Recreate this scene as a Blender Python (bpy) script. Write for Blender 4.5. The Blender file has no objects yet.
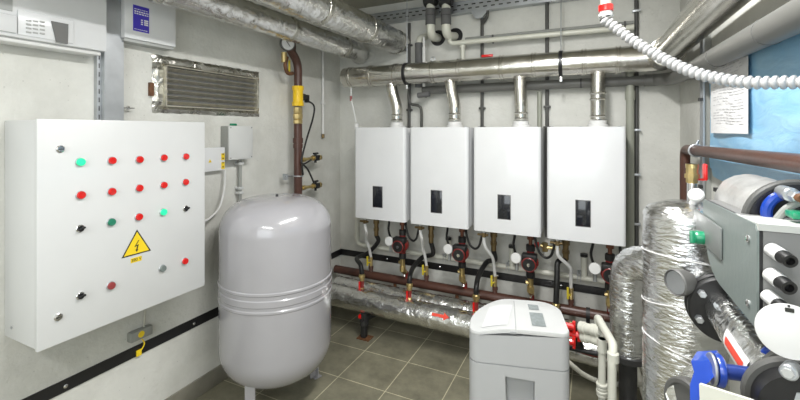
import bpy, bmesh, math, random
from mathutils import Vector, Matrix
random.seed(4)
PI = math.pi
scene = bpy.context.scene
COL = scene.collection
EYE = 1.58
YAW = math.radians(25.4)
CC, SS = math.cos(YAW), math.sin(YAW)
WL, WR, WB, WF, CEIL = -2.11, 0.517, 3.15, -1.7, 2.68     # room planes in metres

def P(px, py, X=None, Y=None, Z=None, D=None):
    """point of the surveyed photograph on a real plane of the room"""
    t = (px - 400) / 404.0
    dx, dy, dz = t * CC - SS, CC + t * SS, -(py - 130) / 404.0
    if D is None:
        D = X / dx if X is not None else Y / dy if Y is not None else (Z - EYE) / dz
    return Vector((dx * D, dy * D, EYE + dz * D))

# ------------------------------------------------------------------ materials
def new_mat(name):
    m = bpy.data.materials.new(name); m.use_nodes = True
    nt = m.node_tree
    return m, nt, nt.nodes['Principled BSDF']

def simple(name, col, rough=0.5, metal=0.0, bump=0.0, bscale=60, var=0.0, vscale=8, coat=0.0, emit=None, estr=0):
    m, nt, b = new_mat(name)
    c = (col[0], col[1], col[2], 1)
    b.inputs['Base Color'].default_value = c
    b.inputs['Roughness'].default_value = rough
    b.inputs['Metallic'].default_value = metal
    b.inputs['Coat Weight'].default_value = coat
    if emit:
        b.inputs['Emission Color'].default_value = (*emit, 1); b.inputs['Emission Strength'].default_value = estr
    tc = nt.nodes.new('ShaderNodeTexCoord')
    if bump:
        n = nt.nodes.new('ShaderNodeTexNoise'); n.inputs['Scale'].default_value = bscale; n.inputs['Detail'].default_value = 5
        bp = nt.nodes.new('ShaderNodeBump'); bp.inputs['Strength'].default_value = bump; bp.inputs['Distance'].default_value = 0.01
        nt.links.new(tc.outputs['Object'], n.inputs['Vector']); nt.links.new(n.outputs['Fac'], bp.inputs['Height'])
        nt.links.new(bp.outputs['Normal'], b.inputs['Normal'])
    n2 = nt.nodes.new('ShaderNodeTexNoise'); n2.inputs['Scale'].default_value = vscale; n2.inputs['Detail'].default_value = 6
    nt.links.new(tc.outputs['Object'], n2.inputs['Vector'])
    v = max(var, 0.02)
    mr = nt.nodes.new('ShaderNodeMapRange'); mr.inputs['From Min'].default_value = 0.3; mr.inputs['From Max'].default_value = 0.7
    mr.inputs['To Min'].default_value = 1 - v; mr.inputs['To Max'].default_value = 1 + v * 0.5
    mx = nt.nodes.new('ShaderNodeMix'); mx.data_type = 'RGBA'; mx.blend_type = 'MULTIPLY'; mx.inputs[0].default_value = 1
    mx.inputs[6].default_value = c
    nt.links.new(n2.outputs['Fac'], mr.inputs['Value']); nt.links.new(mr.outputs['Result'], mx.inputs[7])
    nt.links.new(mx.outputs[2], b.inputs['Base Color'])
    return m

def foil_mat(name, col=(0.78, 0.78, 0.77), rough=0.24, strength=0.8, scale=26, stretch=(1, 1, 1), vor=1.0):
    m, nt, b = new_mat(name)
    b.inputs['Metallic'].default_value = 1.0
    tc = nt.nodes.new('ShaderNodeTexCoord')
    n1 = nt.nodes.new('ShaderNodeTexNoise'); n1.inputs['Scale'].default_value = scale; n1.inputs['Detail'].default_value = 4
    n1.inputs['Distortion'].default_value = 1.2
    v1 = nt.nodes.new('ShaderNodeTexVoronoi'); v1.inputs['Scale'].default_value = scale * 1.5; v1.feature = 'DISTANCE_TO_EDGE'
    ad = nt.nodes.new('ShaderNodeMath'); ad.operation = 'ADD'
    bp = nt.nodes.new('ShaderNodeBump'); bp.inputs['Strength'].default_value = strength; bp.inputs['Distance'].default_value = 0.02
    rg = nt.nodes.new('ShaderNodeMapRange'); rg.inputs['To Min'].default_value = rough * 0.6; rg.inputs['To Max'].default_value = rough * 1.7
    mp = nt.nodes.new('ShaderNodeMapping'); mp.inputs['Scale'].default_value = stretch
    mu = nt.nodes.new('ShaderNodeMath'); mu.operation = 'MULTIPLY'; mu.inputs[1].default_value = vor
    nt.links.new(tc.outputs['Object'], mp.inputs['Vector'])
    nt.links.new(mp.outputs[0], n1.inputs['Vector']); nt.links.new(mp.outputs[0], v1.inputs['Vector'])
    nt.links.new(v1.outputs['Distance'], mu.inputs[0])
    nt.links.new(n1.outputs['Fac'], ad.inputs[0]); nt.links.new(mu.outputs[0], ad.inputs[1])
    nt.links.new(ad.outputs[0], bp.inputs['Height']); nt.links.new(bp.outputs['Normal'], b.inputs['Normal'])
    nt.links.new(n1.outputs['Fac'], rg.inputs['Value']); nt.links.new(rg.outputs['Result'], b.inputs['Roughness'])
    cr = nt.nodes.new('ShaderNodeMix'); cr.data_type = 'RGBA'
    cr.inputs[6].default_value = (col[0] * 0.75, col[1] * 0.75, col[2] * 0.74, 1); cr.inputs[7].default_value = (*col, 1)
    nt.links.new(n1.outputs['Fac'], cr.inputs[0]); nt.links.new(cr.outputs[2], b.inputs['Base Color'])
    return m

def wall_mat(name, base, dark, scale=1.6):
    m, nt, b = new_mat(name)
    b.inputs['Roughness'].default_value = 0.85
    tc = nt.nodes.new('ShaderNodeTexCoord')
    n1 = nt.nodes.new('ShaderNodeTexNoise'); n1.inputs['Scale'].default_value = scale; n1.inputs['Detail'].default_value = 8; n1.inputs['Roughness'].default_value = 0.65
    n2 = nt.nodes.new('ShaderNodeTexNoise'); n2.inputs['Scale'].default_value = 45; n2.inputs['Detail'].default_value = 6
    v = nt.nodes.new('ShaderNodeTexVoronoi'); v.inputs['Scale'].default_value = 28
    cr = nt.nodes.new('ShaderNodeValToRGB'); cr.color_ramp.elements[0].position = 0.34; cr.color_ramp.elements[1].position = 0.62
    cr.color_ramp.elements[0].color = (*dark, 1); cr.color_ramp.elements[1].color = (*base, 1)
    pit = nt.nodes.new('ShaderNodeMapRange'); pit.inputs['From Min'].default_value = 0.03; pit.inputs['From Max'].default_value = 0.10
    pit.inputs['To Min'].default_value = 0.72; pit.inputs['To Max'].default_value = 1.0
    mx = nt.nodes.new('ShaderNodeMix'); mx.data_type = 'RGBA'; mx.blend_type = 'MULTIPLY'; mx.inputs[0].default_value = 1
    ad = nt.nodes.new('ShaderNodeMath'); ad.operation = 'ADD'
    bp = nt.nodes.new('ShaderNodeBump'); bp.inputs['Strength'].default_value = 0.35; bp.inputs['Distance'].default_value = 0.008
    for n in (n1, n2, v): nt.links.new(tc.outputs['Object'], n.inputs['Vector'])
    nt.links.new(n1.outputs['Fac'], cr.inputs['Fac']); nt.links.new(v.outputs['Distance'], pit.inputs['Value'])
    nt.links.new(cr.outputs['Color'], mx.inputs[6]); nt.links.new(pit.outputs['Result'], mx.inputs[7])
    nt.links.new(mx.outputs[2], b.inputs['Base Color'])
    nt.links.new(n2.outputs['Fac'], ad.inputs[0]); nt.links.new(n1.outputs['Fac'], ad.inputs[1])
    nt.links.new(ad.outputs[0], bp.inputs['Height']); nt.links.new(bp.outputs['Normal'], b.inputs['Normal'])
    return m

def tile_mat():
    m, nt, b = new_mat('floor_tiles')
    tc = nt.nodes.new('ShaderNodeTexCoord'); mp = nt.nodes.new('ShaderNodeMapping')
    mp.inputs['Location'].default_value = (1.467 + 0.338 * 12, -2.505 + 0.338 * 12, 0)
    br = nt.nodes.new('ShaderNodeTexBrick'); br.offset = 0; br.squash = 1
    br.inputs['Scale'].default_value = 1; br.inputs['Brick Width'].default_value = 0.338; br.inputs['Row Height'].default_value = 0.338
    br.inputs['Mortar Size'].default_value = 0.0028; br.inputs['Mortar Smooth'].default_value = 0.2
    br.inputs['Color1'].default_value = (0.20, 0.19, 0.135, 1); br.inputs['Color2'].default_value = (0.225, 0.213, 0.15, 1)
    br.inputs['Mortar'].default_value = (0.58, 0.54, 0.38, 1)
    n = nt.nodes.new('ShaderNodeTexNoise'); n.inputs['Scale'].default_value = 5; n.inputs['Detail'].default_value = 8
    n.inputs['Roughness'].default_value = 0.7
    mr = nt.nodes.new('ShaderNodeMapRange'); mr.inputs['From Min'].default_value = 0.3; mr.inputs['From Max'].default_value = 0.7
    mr.inputs['To Min'].default_value = 0.62; mr.inputs['To Max'].default_value = 1.25
    mx = nt.nodes.new('ShaderNodeMix'); mx.data_type = 'RGBA'; mx.blend_type = 'MULTIPLY'; mx.inputs[0].default_value = 1
    nt.links.new(tc.outputs['Object'], mp.inputs['Vector']); nt.links.new(mp.outputs[0], br.inputs['Vector'])
    nt.links.new(tc.outputs['Object'], n.inputs['Vector']); nt.links.new(n.outputs['Fac'], mr.inputs['Value'])
    nt.links.new(br.outputs['Color'], mx.inputs[6]); nt.links.new(mr.outputs['Result'], mx.inputs[7])
    nt.links.new(mx.outputs[2], b.inputs['Base Color'])
    bp = nt.nodes.new('ShaderNodeBump'); bp.inputs['Strength'].default_value = 0.3; bp.inputs['Distance'].default_value = 0.003; bp.invert = True
    nt.links.new(br.outputs['Fac'], bp.inputs['Height']); nt.links.new(bp.outputs['Normal'], b.inputs['Normal'])
    b.inputs['Roughness'].default_value = 0.42
    return m

M = dict(
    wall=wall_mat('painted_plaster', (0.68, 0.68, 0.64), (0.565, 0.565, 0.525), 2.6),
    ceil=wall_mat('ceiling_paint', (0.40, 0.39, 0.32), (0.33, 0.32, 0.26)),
    floor=tile_mat(),
    base=simple('baseboard_tile', (0.23, 0.22, 0.18), 0.5, var=0.2),
    cab=simple('cabinet_white', (0.64, 0.65, 0.65), 0.32, bump=0.02, bscale=200, coat=0.2),
    white=simple('white_enamel', (0.74, 0.75, 0.76), 0.22, coat=0.4),
    plastic=simple('white_plastic', (0.72, 0.72, 0.71), 0.4),
    soft=simple('softener_plastic', (0.45, 0.46, 0.47), 0.38),
    softlid=simple('softener_lid', (0.52, 0.53, 0.525), 0.35),
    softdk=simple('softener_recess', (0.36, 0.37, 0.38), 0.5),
    tank=simple('tank_grey', (0.37, 0.365, 0.385), 0.2, coat=0.7, bump=0.02, bscale=90),
    foil=foil_mat('crinkled_foil', (0.90, 0.90, 0.89), 0.2, 0.55, 11, (1, 1, 1), 0.25),
    foil2=foil_mat('coarse_foil', (0.90, 0.905, 0.91), 0.2, 0.42, 14, (1, 1, 3.2), 0.35),
    duct=foil_mat('steel_duct', (0.80, 0.78, 0.73), 0.2, 0.06, 9),
    tape=foil_mat('foil_tape', (0.66, 0.65, 0.60), 0.25, 0.35, 12),
    steel=simple('galvanised', (0.52, 0.54, 0.56), 0.4, 0.85, var=0.15),
    chrome=simple('chrome', (0.75, 0.75, 0.75), 0.15, 1.0),
    brass=simple('brass', (0.62, 0.48, 0.22), 0.3, 0.9, var=0.2, vscale=30),
    bronze=simple('tarnished_bronze', (0.24, 0.17, 0.08), 0.4, 0.7, var=0.3, vscale=30),
    brown=simple('brown_pipe_paint', (0.085, 0.036, 0.025), 0.35, var=0.2, vscale=15, bump=0.05),
    rust=simple('rusty_brown', (0.16, 0.07, 0.03), 0.6, 0.1, var=0.4, vscale=40, bump=0.3),
    black=simple('black_paint', (0.012, 0.012, 0.013), 0.35),
    rubber=simple('black_rubber', (0.011, 0.011, 0.011), 0.45, bump=0.1, bscale=50),
    cast=simple('dark_cast_iron', (0.045, 0.045, 0.045), 0.5, 0.4, bump=0.3),
    dgrey=simple('dark_grey_plastic', (0.13, 0.13, 0.125), 0.5),
    lam=simple('grey_foam_sleeve', (0.12, 0.12, 0.12), 0.75, bump=0.1),
    drain=simple('grey_drain_pipe', (0.14, 0.14, 0.13), 0.42),
    cond=simple('grey_conduit', (0.30, 0.31, 0.29), 0.45),
    dcond=simple('dark_conduit', (0.07, 0.07, 0.065), 0.5),
    olive=simple('pale_green_pipe', (0.30, 0.31, 0.26), 0.4),
    ivory=simple('ivory_plastic', (0.66, 0.66, 0.58), 0.35, var=0.06),
    hosew=simple('white_corrugated', (0.50, 0.50, 0.50), 0.45),
    hose=simple('pale_hose', (0.55, 0.54, 0.47), 0.4),
    red=simple('red_plastic', (0.75, 0.01, 0.008), 0.3, coat=0.5),
    redlit=simple('red_lens', (0.62, 0.008, 0.006), 0.25, coat=0.6, emit=(1, 0.0, 0.0), estr=0.02),
    redbr=simple('maroon_lens', (0.28, 0.05, 0.05), 0.3),
    redcast=simple('red_cast_pump', (0.22, 0.018, 0.015), 0.4, bump=0.1, coat=0.3),
    green=simple('green_lens', (0.012, 0.19, 0.11), 0.3, coat=0.3),
    greenlit=simple('lit_green_lens', (0.03, 0.75, 0.36), 0.3, emit=(0.02, 0.9, 0.38), estr=0.35),
    greenk=simple('green_knob', (0.0, 0.24, 0.11), 0.3, coat=0.4),
    greyl=simple('grey_lens', (0.17, 0.20, 0.19), 0.3),
    yellow=simple('yellow_paint', (0.85, 0.55, 0.01), 0.35, var=0.05),
    ylabel=simple('yellow_label', (0.85, 0.62, 0.02), 0.45),
    yel2=simple('yellow_handle', (0.62, 0.50, 0.03), 0.4),
    ink=simple('black_ink', (0.02, 0.02, 0.015), 0.6),
    blue=simple('blue_cast', (0.008, 0.05, 0.36), 0.28, coat=0.5, var=0.12, vscale=20),
    navy=simple('blue_shaft', (0.03, 0.06, 0.28), 0.3, 0.3, var=0.2),
    sticker=simple('blue_sticker', (0.06, 0.04, 0.50), 0.4),
    panelw=simple('lid_label', (.60, .61, .61), .5),
    palewrap=simple('pale_wrap', (.38, .38, .37), .35, bump=.8, bscale=14, var=.25, vscale=12),
    paper=simple('paper', (0.80, 0.80, 0.80), 0.7),
    pinkred=simple('printed_red', (0.80, 0.07, 0.04), 0.6),
    pgrey=simple('printed_grey', (0.42, 0.43, 0.42), 0.7),
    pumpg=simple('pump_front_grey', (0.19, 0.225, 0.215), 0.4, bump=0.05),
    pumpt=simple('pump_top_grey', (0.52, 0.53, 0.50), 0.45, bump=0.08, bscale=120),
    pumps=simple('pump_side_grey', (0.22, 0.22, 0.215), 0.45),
    lcd=simple('lcd_screen', (0.22, 0.25, 0.25), 0.25, var=0.25, vscale=60),
    screen=simple('dark_display', (0.012, 0.014, 0.02), 0.12, coat=0.6),
    ring=simple('grey_rubber', (0.09, 0.09, 0.085), 0.5),
)
# blue plastic sheet with creases
def sheet_mat():
    m, nt, b = new_mat('blue_plastic_sheet')
    b.inputs['Base Color'].default_value = (0.24, 0.50, 0.72, 1); b.inputs['Roughness'].default_value = 0.32
    tc = nt.nodes.new('ShaderNodeTexCoord')
    mp = nt.nodes.new('ShaderNodeMapping'); mp.inputs['Rotation'].default_value = (0.6, 0, 0); mp.inputs['Scale'].default_value = (1, 2.5, 9)
    n = nt.nodes.new('ShaderNodeTexNoise'); n.inputs['Scale'].default_value = 2.2; n.inputs['Detail'].default_value = 4; n.inputs['Distortion'].default_value = 0.8
    bp = nt.nodes.new('ShaderNodeBump'); bp.inputs['Strength'].default_value = 0.25; bp.inputs['Distance'].default_value = 0.02
    cr = nt.nodes.new('ShaderNodeValToRGB'); cr.color_ramp.elements[0].color = (0.24, 0.50, 0.74, 1); cr.color_ramp.elements[1].color = (0.32, 0.58, 0.79, 1)
    cr.color_ramp.elements[0].position = 0.35; cr.color_ramp.elements[1].position = 0.65
    nt.links.new(tc.outputs['Object'], mp.inputs['Vector']); nt.links.new(mp.outputs[0], n.inputs['Vector'])
    nt.links.new(n.outputs['Fac'], bp.inputs['Height']); nt.links.new(bp.outputs['Normal'], b.inputs['Normal'])
    nt.links.new(n.outputs['Fac'], cr.inputs['Fac']); nt.links.new(cr.outputs['Color'], b.inputs['Base Color'])
    return m
M['sheet'] = sheet_mat()

# ------------------------------------------------------------------ mesh builder
WM = {}
def frame_from(axis, up=None):
    a = Vector(axis).normalized()
    u = Vector(up) if up else (Vector((0, 0, 1)) if abs(a.z) < 0.9 else Vector((0, 1, 0)))
    x = u.cross(a).normalized(); y = a.cross(x).normalized()
    return x, y, a

class MB:
    def __init__(s): s.bm = bmesh.new(); s.mats = []; s.cur = 0
    def m(s, key):
        if key not in s.mats: s.mats.append(key)
        s.cur = s.mats.index(key); return s
    def _merge(s, tmp, mat=None):
        me = bpy.data.meshes.new('t'); tmp.to_mesh(me); tmp.free()
        if mat is not None: me.transform(mat)
        n = len(s.bm.faces); s.bm.from_mesh(me); bpy.data.meshes.remove(me)
        s.bm.faces.ensure_lookup_table()
        for f in s.bm.faces[n:]: f.material_index = s.cur
        return s
    def box(s, x0, x1, y0, y1, z0, z1, r=0.0, seg=2, which='all', mat=None):
        t = bmesh.new(); bmesh.ops.create_cube(t, size=1)
        bmesh.ops.scale(t, vec=(abs(x1 - x0), abs(y1 - y0), abs(z1 - z0)), verts=t.verts)
        bmesh.ops.translate(t, vec=((x0 + x1) / 2, (y0 + y1) / 2, (z0 + z1) / 2), verts=t.verts)
        if r > 0:
            def ok(e):
                d = (e.verts[0].co - e.verts[1].co).normalized()
                if which == 'all': return True
                return abs(d['xyz'.index(which)]) > 0.9
            es = [e for e in t.edges if ok(e)]
            bmesh.ops.bevel(t, geom=es, offset=r, segments=seg, affect='EDGES', profile=0.5)
        return s._merge(t, mat)
    def obox(s, c, ax, ay, az, sx, sy, sz, r=0.0, seg=2, which='all'):
        """oriented box, centre c, unit axes"""
        mt = Matrix((( ax[0], ay[0], az[0], c[0]), (ax[1], ay[1], az[1], c[1]), (ax[2], ay[2], az[2], c[2]), (0, 0, 0, 1)))
        return s.box(-sx / 2, sx / 2, -sy / 2, sy / 2, -sz / 2, sz / 2, r, seg, which, mt)
    def lathe(s, prof, o, axis=(0, 0, 1), seg=24, up=None, cap=True):
        x, y, a = frame_from(axis, up); o = Vector(o)
        rings = []
        bm = s.bm
        for r, h in prof:
            if r < 1e-5: rings.append([bm.verts.new(o + a * h)])
            else: rings.append([bm.verts.new(o + a * h + (x * math.cos(2 * PI * k / seg) + y * math.sin(2 * PI * k / seg)) * r) for k in range(seg)])
        fs = []
        for A, B in zip(rings, rings[1:]):
            if len(A) == 1 and len(B) == 1: continue
            for k in range(seg):
                k2 = (k + 1) % seg
                if len(A) == 1: f = (A[0], B[k2], B[k])
                elif len(B) == 1: f = (A[k], A[k2], B[0])
                else: f = (A[k], A[k2], B[k2], B[k])
                fs.append(bm.faces.new(f))
        if cap:
            if len(rings[0]) > 1: fs.append(bm.faces.new(rings[0][::-1]))
            if len(rings[-1]) > 1: fs.append(bm.faces.new(rings[-1]))
        for f in fs: f.material_index = s.cur
        return s
    def cyl(s, a, b, r, r2=None, seg=20, bev=0.0):
        a, b = Vector(a), Vector(b); L = (b - a).length; r2 = r if r2 is None else r2
        if bev: prof = [(r - bev, 0), (r, bev), (r2, L - bev), (r2 - bev, L)]
        else: prof = [(r, 0), (r2, L)]
        return s.lathe(prof, a, b - a, seg)
    def tube(s, pts, r, seg=14, crinkle=0.0, cap=True, rf=None):
        pts = [Vector(p) for p in pts]
        n = len(pts); bm = s.bm
        t0 = (pts[1] - pts[0]).normalized(); x, y, _ = frame_from(t0)
        rings = []; prev = t0
        for i, p in enumerate(pts):
            t = (pts[min(i + 1, n - 1)] - pts[max(i - 1, 0)]).normalized()
            q = prev.rotation_difference(t); x = (q @ x); y = (q @ y); prev = t
            rr = rf(i / (n - 1), i) if rf else r
            ring = []
            for k in range(seg):
                a = 2 * PI * k / seg
                R = rr + (random.uniform(-1, 1) * crinkle if crinkle else 0)
                ring.append(bm.verts.new(p + (x * math.cos(a) + y * math.sin(a)) * R))
            rings.append(ring)
        fs = []
        for A, B in zip(rings, rings[1:]):
            for k in range(seg):
                k2 = (k + 1) % seg; fs.append(bm.faces.new((A[k], A[k2], B[k2], B[k])))
        if cap: fs.append(bm.faces.new(rings[0][::-1])); fs.append(bm.faces.new(rings[-1]))
        for f in fs: f.material_index = s.cur
        return s
    def torus(s, c, axis, R, r, seg=28, sub=8, a0=0, a1=2 * PI):
        x, y, a = frame_from(axis); c = Vector(c)
        closed = abs(a1 - a0 - 2 * PI) < 1e-4
        n = seg if closed else seg + 1
        rings = []
        for i in range(n):
            th = a0 + (a1 - a0) * i / seg
            d = x * math.cos(th) + y * math.sin(th)
            rings.append([s.bm.verts.new(c + d * (R + r * math.cos(2 * PI * k / sub)) + a * r * math.sin(2 * PI * k / sub)) for k in range(sub)])
        for i in range(seg if closed else seg):
            A, B = rings[i], rings[(i + 1) % n]
            for k in range(sub):
                k2 = (k + 1) % sub; f = s.bm.faces.new((A[k], B[k], B[k2], A[k2])); f.material_index = s.cur
        return s
    def prism(s, poly, vec):
        """closed polygon (3D points) extruded by vec"""
        vec = Vector(vec); A = [s.bm.verts.new(Vector(p)) for p in poly]; B = [s.bm.verts.new(Vector(p) + vec) for p in poly]
        n = len(A); fs = [s.bm.faces.new(A[::-1]), s.bm.faces.new(B)]
        for k in range(n): fs.append(s.bm.faces.new((A[k], A[(k + 1) % n], B[(k + 1) % n], B[k])))
        for f in fs: f.material_index = s.cur
        return s
    def grid(s, f, nu, nv):
        V = [[s.bm.verts.new(Vector(f(i / nu, j / nv))) for j in range(nv + 1)] for i in range(nu + 1)]
        for i in range(nu):
            for j in range(nv):
                fc = s.bm.faces.new((V[i][j], V[i + 1][j], V[i + 1][j + 1], V[i][j + 1])); fc.material_index = s.cur
        return s
    def build(s, name, mat, parent=None, angle=35, recalc=True):
        if recalc: bmesh.ops.recalc_face_normals(s.bm, faces=s.bm.faces[:])
        for f in s.bm.faces: f.smooth = True
        me = bpy.data.meshes.new(name); s.bm.to_mesh(me); s.bm.free()
        keys = s.mats if s.mats else [mat]
        for k in keys: me.materials.append(M[k])
        me.set_sharp_from_angle(angle=math.radians(angle))
        o = bpy.data.objects.new(name, me); COL.objects.link(o)
        if parent is None:
            xs = [v.co.x for v in me.vertices]; ys = [v.co.y for v in me.vertices]; zs = [v.co.z for v in me.vertices]
            org = Vector(((min(xs) + max(xs)) / 2, (min(ys) + max(ys)) / 2, min(zs)))
            me.transform(Matrix.Translation(-org)); o.location = org; WM[o.name] = Matrix.Translation(org)
        else:
            W = WM[parent.name]
            ext = [v.co for v in me.vertices]
            c = sum(ext, Vector()) / len(ext)
            loc = W.inverted() @ c                                  # origin of the part at its own centre
            me.transform(Matrix.Translation(-loc) @ W.inverted())
            o.parent = parent; o.location = loc; WM[o.name] = W @ Matrix.Translation(loc)
        return o

def tag(o, label, cat, group=None, kind=None):
    o['label'] = label; o['category'] = cat
    if group: o['group'] = group
    if kind: o['kind'] = kind
    return o
def thing(name, label, cat, loc=(0, 0, 0), group=None, rotz=0):
    o = bpy.data.objects.new(name, None); COL.objects.link(o); o.location = loc; o.rotation_euler = (0, 0, rotz)
    o.empty_display_size = 0.05
    WM[o.name] = Matrix.Translation(Vector(loc)) @ Matrix.Rotation(rotz, 4, 'Z')
    return tag(o, label, cat, group)
def struct(mb, name, mat, parent=None):
    o = mb.build(name, mat, parent); o['kind'] = 'structure'; return o
def dup(root, delta, label, group=None):
    def rec(o, parent):
        c = o.copy(); COL.objects.link(c)
        if parent is not None: c.parent = parent
        WM[c.name] = Matrix.Translation(Vector(delta)) @ WM[o.name]
        for ch in [k for k in ALL(o)]: rec(ch, c)
        return c
    r = rec(root, None); r.location = root.location + Vector(delta)
    r['label'] = label
    return r
def ALL(o): return list(o.children)
def fillet(pts, r=0.04, n=6):
    pts = [Vector(p) for p in pts]; out = [pts[0]]
    for a, b, c in zip(pts, pts[1:], pts[2:]):
        u, v = a - b, c - b; rr = min(r, u.length * 0.48, v.length * 0.48)
        A, B = b + u.normalized() * rr, b + v.normalized() * rr
        for i in range(n + 1):
            t = i / n; out.append(A * (1 - t) ** 2 + b * 2 * t * (1 - t) + B * t * t)
    out.append(pts[-1]); return out
def dense(pts, step=0.02):
    pts = [Vector(p) for p in pts]; out = [pts[0]]
    for a, b in zip(pts, pts[1:]):
        n = max(1, int((b - a).length / step))
        for i in range(1, n + 1): out.append(a.lerp(b, i / n))
    return out
def smooth(pts, n=8):
    pts = [Vector(p) for p in pts]; Q = [pts[0]] + pts + [pts[-1]]; out = []
    for i in range(1, len(Q) - 2):
        p0, p1, p2, p3 = Q[i - 1:i + 3]
        for k in range(n):
            t = k / n
            out.append(0.5 * ((2 * p1) + (p2 - p0) * t + (2 * p0 - 5 * p1 + 4 * p2 - p3) * t * t + (3 * p1 - p0 - 3 * p2 + p3) * t ** 3))
    out.append(pts[-1]); return out
def text_mesh(name, body, size, mat, parent, origin, ax, up, thick=0.0006, align='CENTER'):
    cu = bpy.data.curves.new('t', 'FONT'); cu.body = body; cu.size = size; cu.extrude = thick; cu.align_x = align; cu.align_y = 'CENTER'
    tmp = bpy.data.objects.new('t', cu); me = bpy.data.meshes.new_from_object(tmp)
    bpy.data.objects.remove(tmp); bpy.data.curves.remove(cu)
    ax, up = Vector(ax).normalized(), Vector(up).normalized(); n = ax.cross(up)
    mt = Matrix(((ax.x, up.x, n.x, origin[0]), (ax.y, up.y, n.y, origin[1]), (ax.z, up.z, n.z, origin[2]), (0, 0, 0, 1)))
    me.transform(WM[parent.name].inverted() @ mt); me.materials.clear(); me.materials.append(M[mat])
    o = bpy.data.objects.new(name, me); COL.objects.link(o); o.parent = parent; WM[o.name] = WM[parent.name].copy()
    return o

# ------------------------------------------------------------------ room shell
T = 0.12
struct(MB().box(WL - T, WR + T, WF - T, WB + T, -T, 0), 'floor', 'floor').location
# the floor texture is laid out from the world origin, so keep its origin there
fl = bpy.data.objects['floor']; fl.data.transform(Matrix.Translation(fl.location)); fl.location = (0, 0, 0); WM['floor'] = Matrix()
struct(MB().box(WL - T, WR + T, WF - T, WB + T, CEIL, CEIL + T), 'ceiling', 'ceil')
struct(MB().box(WL - T, WL, WF - T, WB + T, 0, CEIL), 'wall_left', 'wall')
struct(MB().box(WL, WR, WB, WB + T, 0, CEIL), 'wall_back', 'wall')
struct(MB().box(WR, WR + T, WF - T, WB + T, 0, CEIL), 'wall_right', 'wall')
struct(MB().box(WL, WR, WF - T, WF, 0, CEIL), 'wall_front', 'wall')
mb = MB(); mb.m('base')
mb.box(WL, WL + 0.012, WF, WB, 0, 0.108, 0.003)
struct(mb, 'baseboard_left', 'base')
struct(MB().m('base').box(WL + 0.012, WR, WB - 0.012, WB, 0, 0.108, 0.003), 'baseboard_back', 'base')

# black earthing strip round two walls, with screws
mb = MB().m('black').box(WL, WL + 0.006, -0.6, WB - 0.0, 0.422, 0.476)
es = tag(mb.build('grounding_strip', 'black'), 'flat black painted strip screwed low along the left wall', 'strip')
for yy in [0.98, 1.62, 2.3, 2.8]:
    MB().lathe([(0.009, 0), (0.009, 0.003), (0.004, 0.006), (0, 0.006)], (WL + 0.006, yy, 0.449 + random.uniform(-.004, .004)), (1, 0, 0), 10).build('screw', 'chrome', es)
mb = MB().m('black').box(WL + 0.006, 0.45, WB - 0.006, WB, 0.426, 0.480)
es = tag(mb.build('grounding_strip', 'black'), 'flat black strip along the back wall beneath the boilers', 'strip')
for xx in [-1.62, -1.13, -0.66, -0.2, 0.2]:
    MB().lathe([(0.009, 0), (0.009, 0.003), (0.004, 0.006), (0, 0.006)], (xx, WB - 0.006, 0.453), (0, -1, 0), 10).build('screw', 'chrome', es)

# ------------------------------------------------------------------ electrical control cabinet
CX = -1.85
cab = thing('control_cabinet', 'large white wall-mounted control cabinet covered with red and green push buttons', 'control cabinet', (WL, 1.13, 0.76))
Y0, Y1, Z0, Z1 = 0.772, 1.489, 0.757, 1.622
MB().box(WL, CX - 0.022, Y0 + 0.004, Y1 - 0.004, Z0 + 0.004, Z1 - 0.004, 0.004).build('cabinet_body', 'cab', cab)
door = MB().box(CX - 0.019, CX, Y0, Y1, Z0, Z1, 0.004, 2).build('door', 'cab', cab)
def face(px, py): p = P(px, py, X=CX); return p
def lock(px, py):
    p = face(px, py)
    mb = MB().lathe([(0.014, 0), (0.014, 0.004), (0.011, 0.006), (0.011, 0.009), (0, 0.009)], p, (1, 0, 0), 18)
    mb.m('chrome').m('ink').box(p.x + 0.009, p.x + 0.0105, p.y - 0.008, p.y + 0.008, p.z - 0.0016, p.z + 0.0016)
    mb.bm.faces.ensure_lookup_table()
    mb.mats = ['chrome', 'ink']
    return mb.build('door_lock', 'chrome', door)
lock(60, 149); lock(58, 317)
def button(px, py, col):
    p = face(px, py)
    b = MB().lathe([(0.0175, 0), (0.0175, 0.003), (0.016, 0.005), (0.0145, 0.005), (0.0145, 0.003)], p, (1, 0, 0), 24).build('push_button', 'steel' if col != 'x' else 'black', cab)
    MB().lathe([(0.0155, 0.0045), (0.0155, 0.011), (0.0135, 0.014), (0.0, 0.0145)], p, (1, 0, 0), 24).build('lens', col, b)
    if col == 'redlit' or col == 'greenlit': b['label'] = ('red' if col == 'redlit' else 'lit green') + ' push button'
    elif col == 'green': b['label'] = 'unlit dark green push button'
    elif col == 'redbr': b['label'] = 'unlit maroon push button'
    elif col == 'greyl': b['label'] = 'grey push button'
def selector(px, py, ang):
    p = face(px, py)
    b = MB().lathe([(0.0155, 0), (0.0155, 0.003), (0.013, 0.005), (0, 0.005)], p, (1, 0, 0), 24).build('selector_switch', 'chrome', cab)
    b['label'] = 'black rotary selector switch'
    ca, sa = math.cos(ang), math.sin(ang)
    MB().m('black').lathe([(0.012, 0.005), (0.0115, 0.010), (0, 0.010)], p, (1, 0, 0), 20).obox(
        p + Vector((0.013, 0, 0)), (1, 0, 0), (0, ca, sa), (0, -sa, ca), 0.012, 0.026, 0.008, 0.002).build('lever', 'black', b)
button(80, 162, 'greenlit')
for px, py in [(111.5, 160.5), (139, 159.5), (163.3, 157.7), (185.3, 156.5), (80.3, 195), (111.2, 191.5), (138.8, 188), (163.2, 185), (185, 182), (138.3, 216.8), (184.3, 261)]:
    button(px, py, 'redlit')
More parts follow.
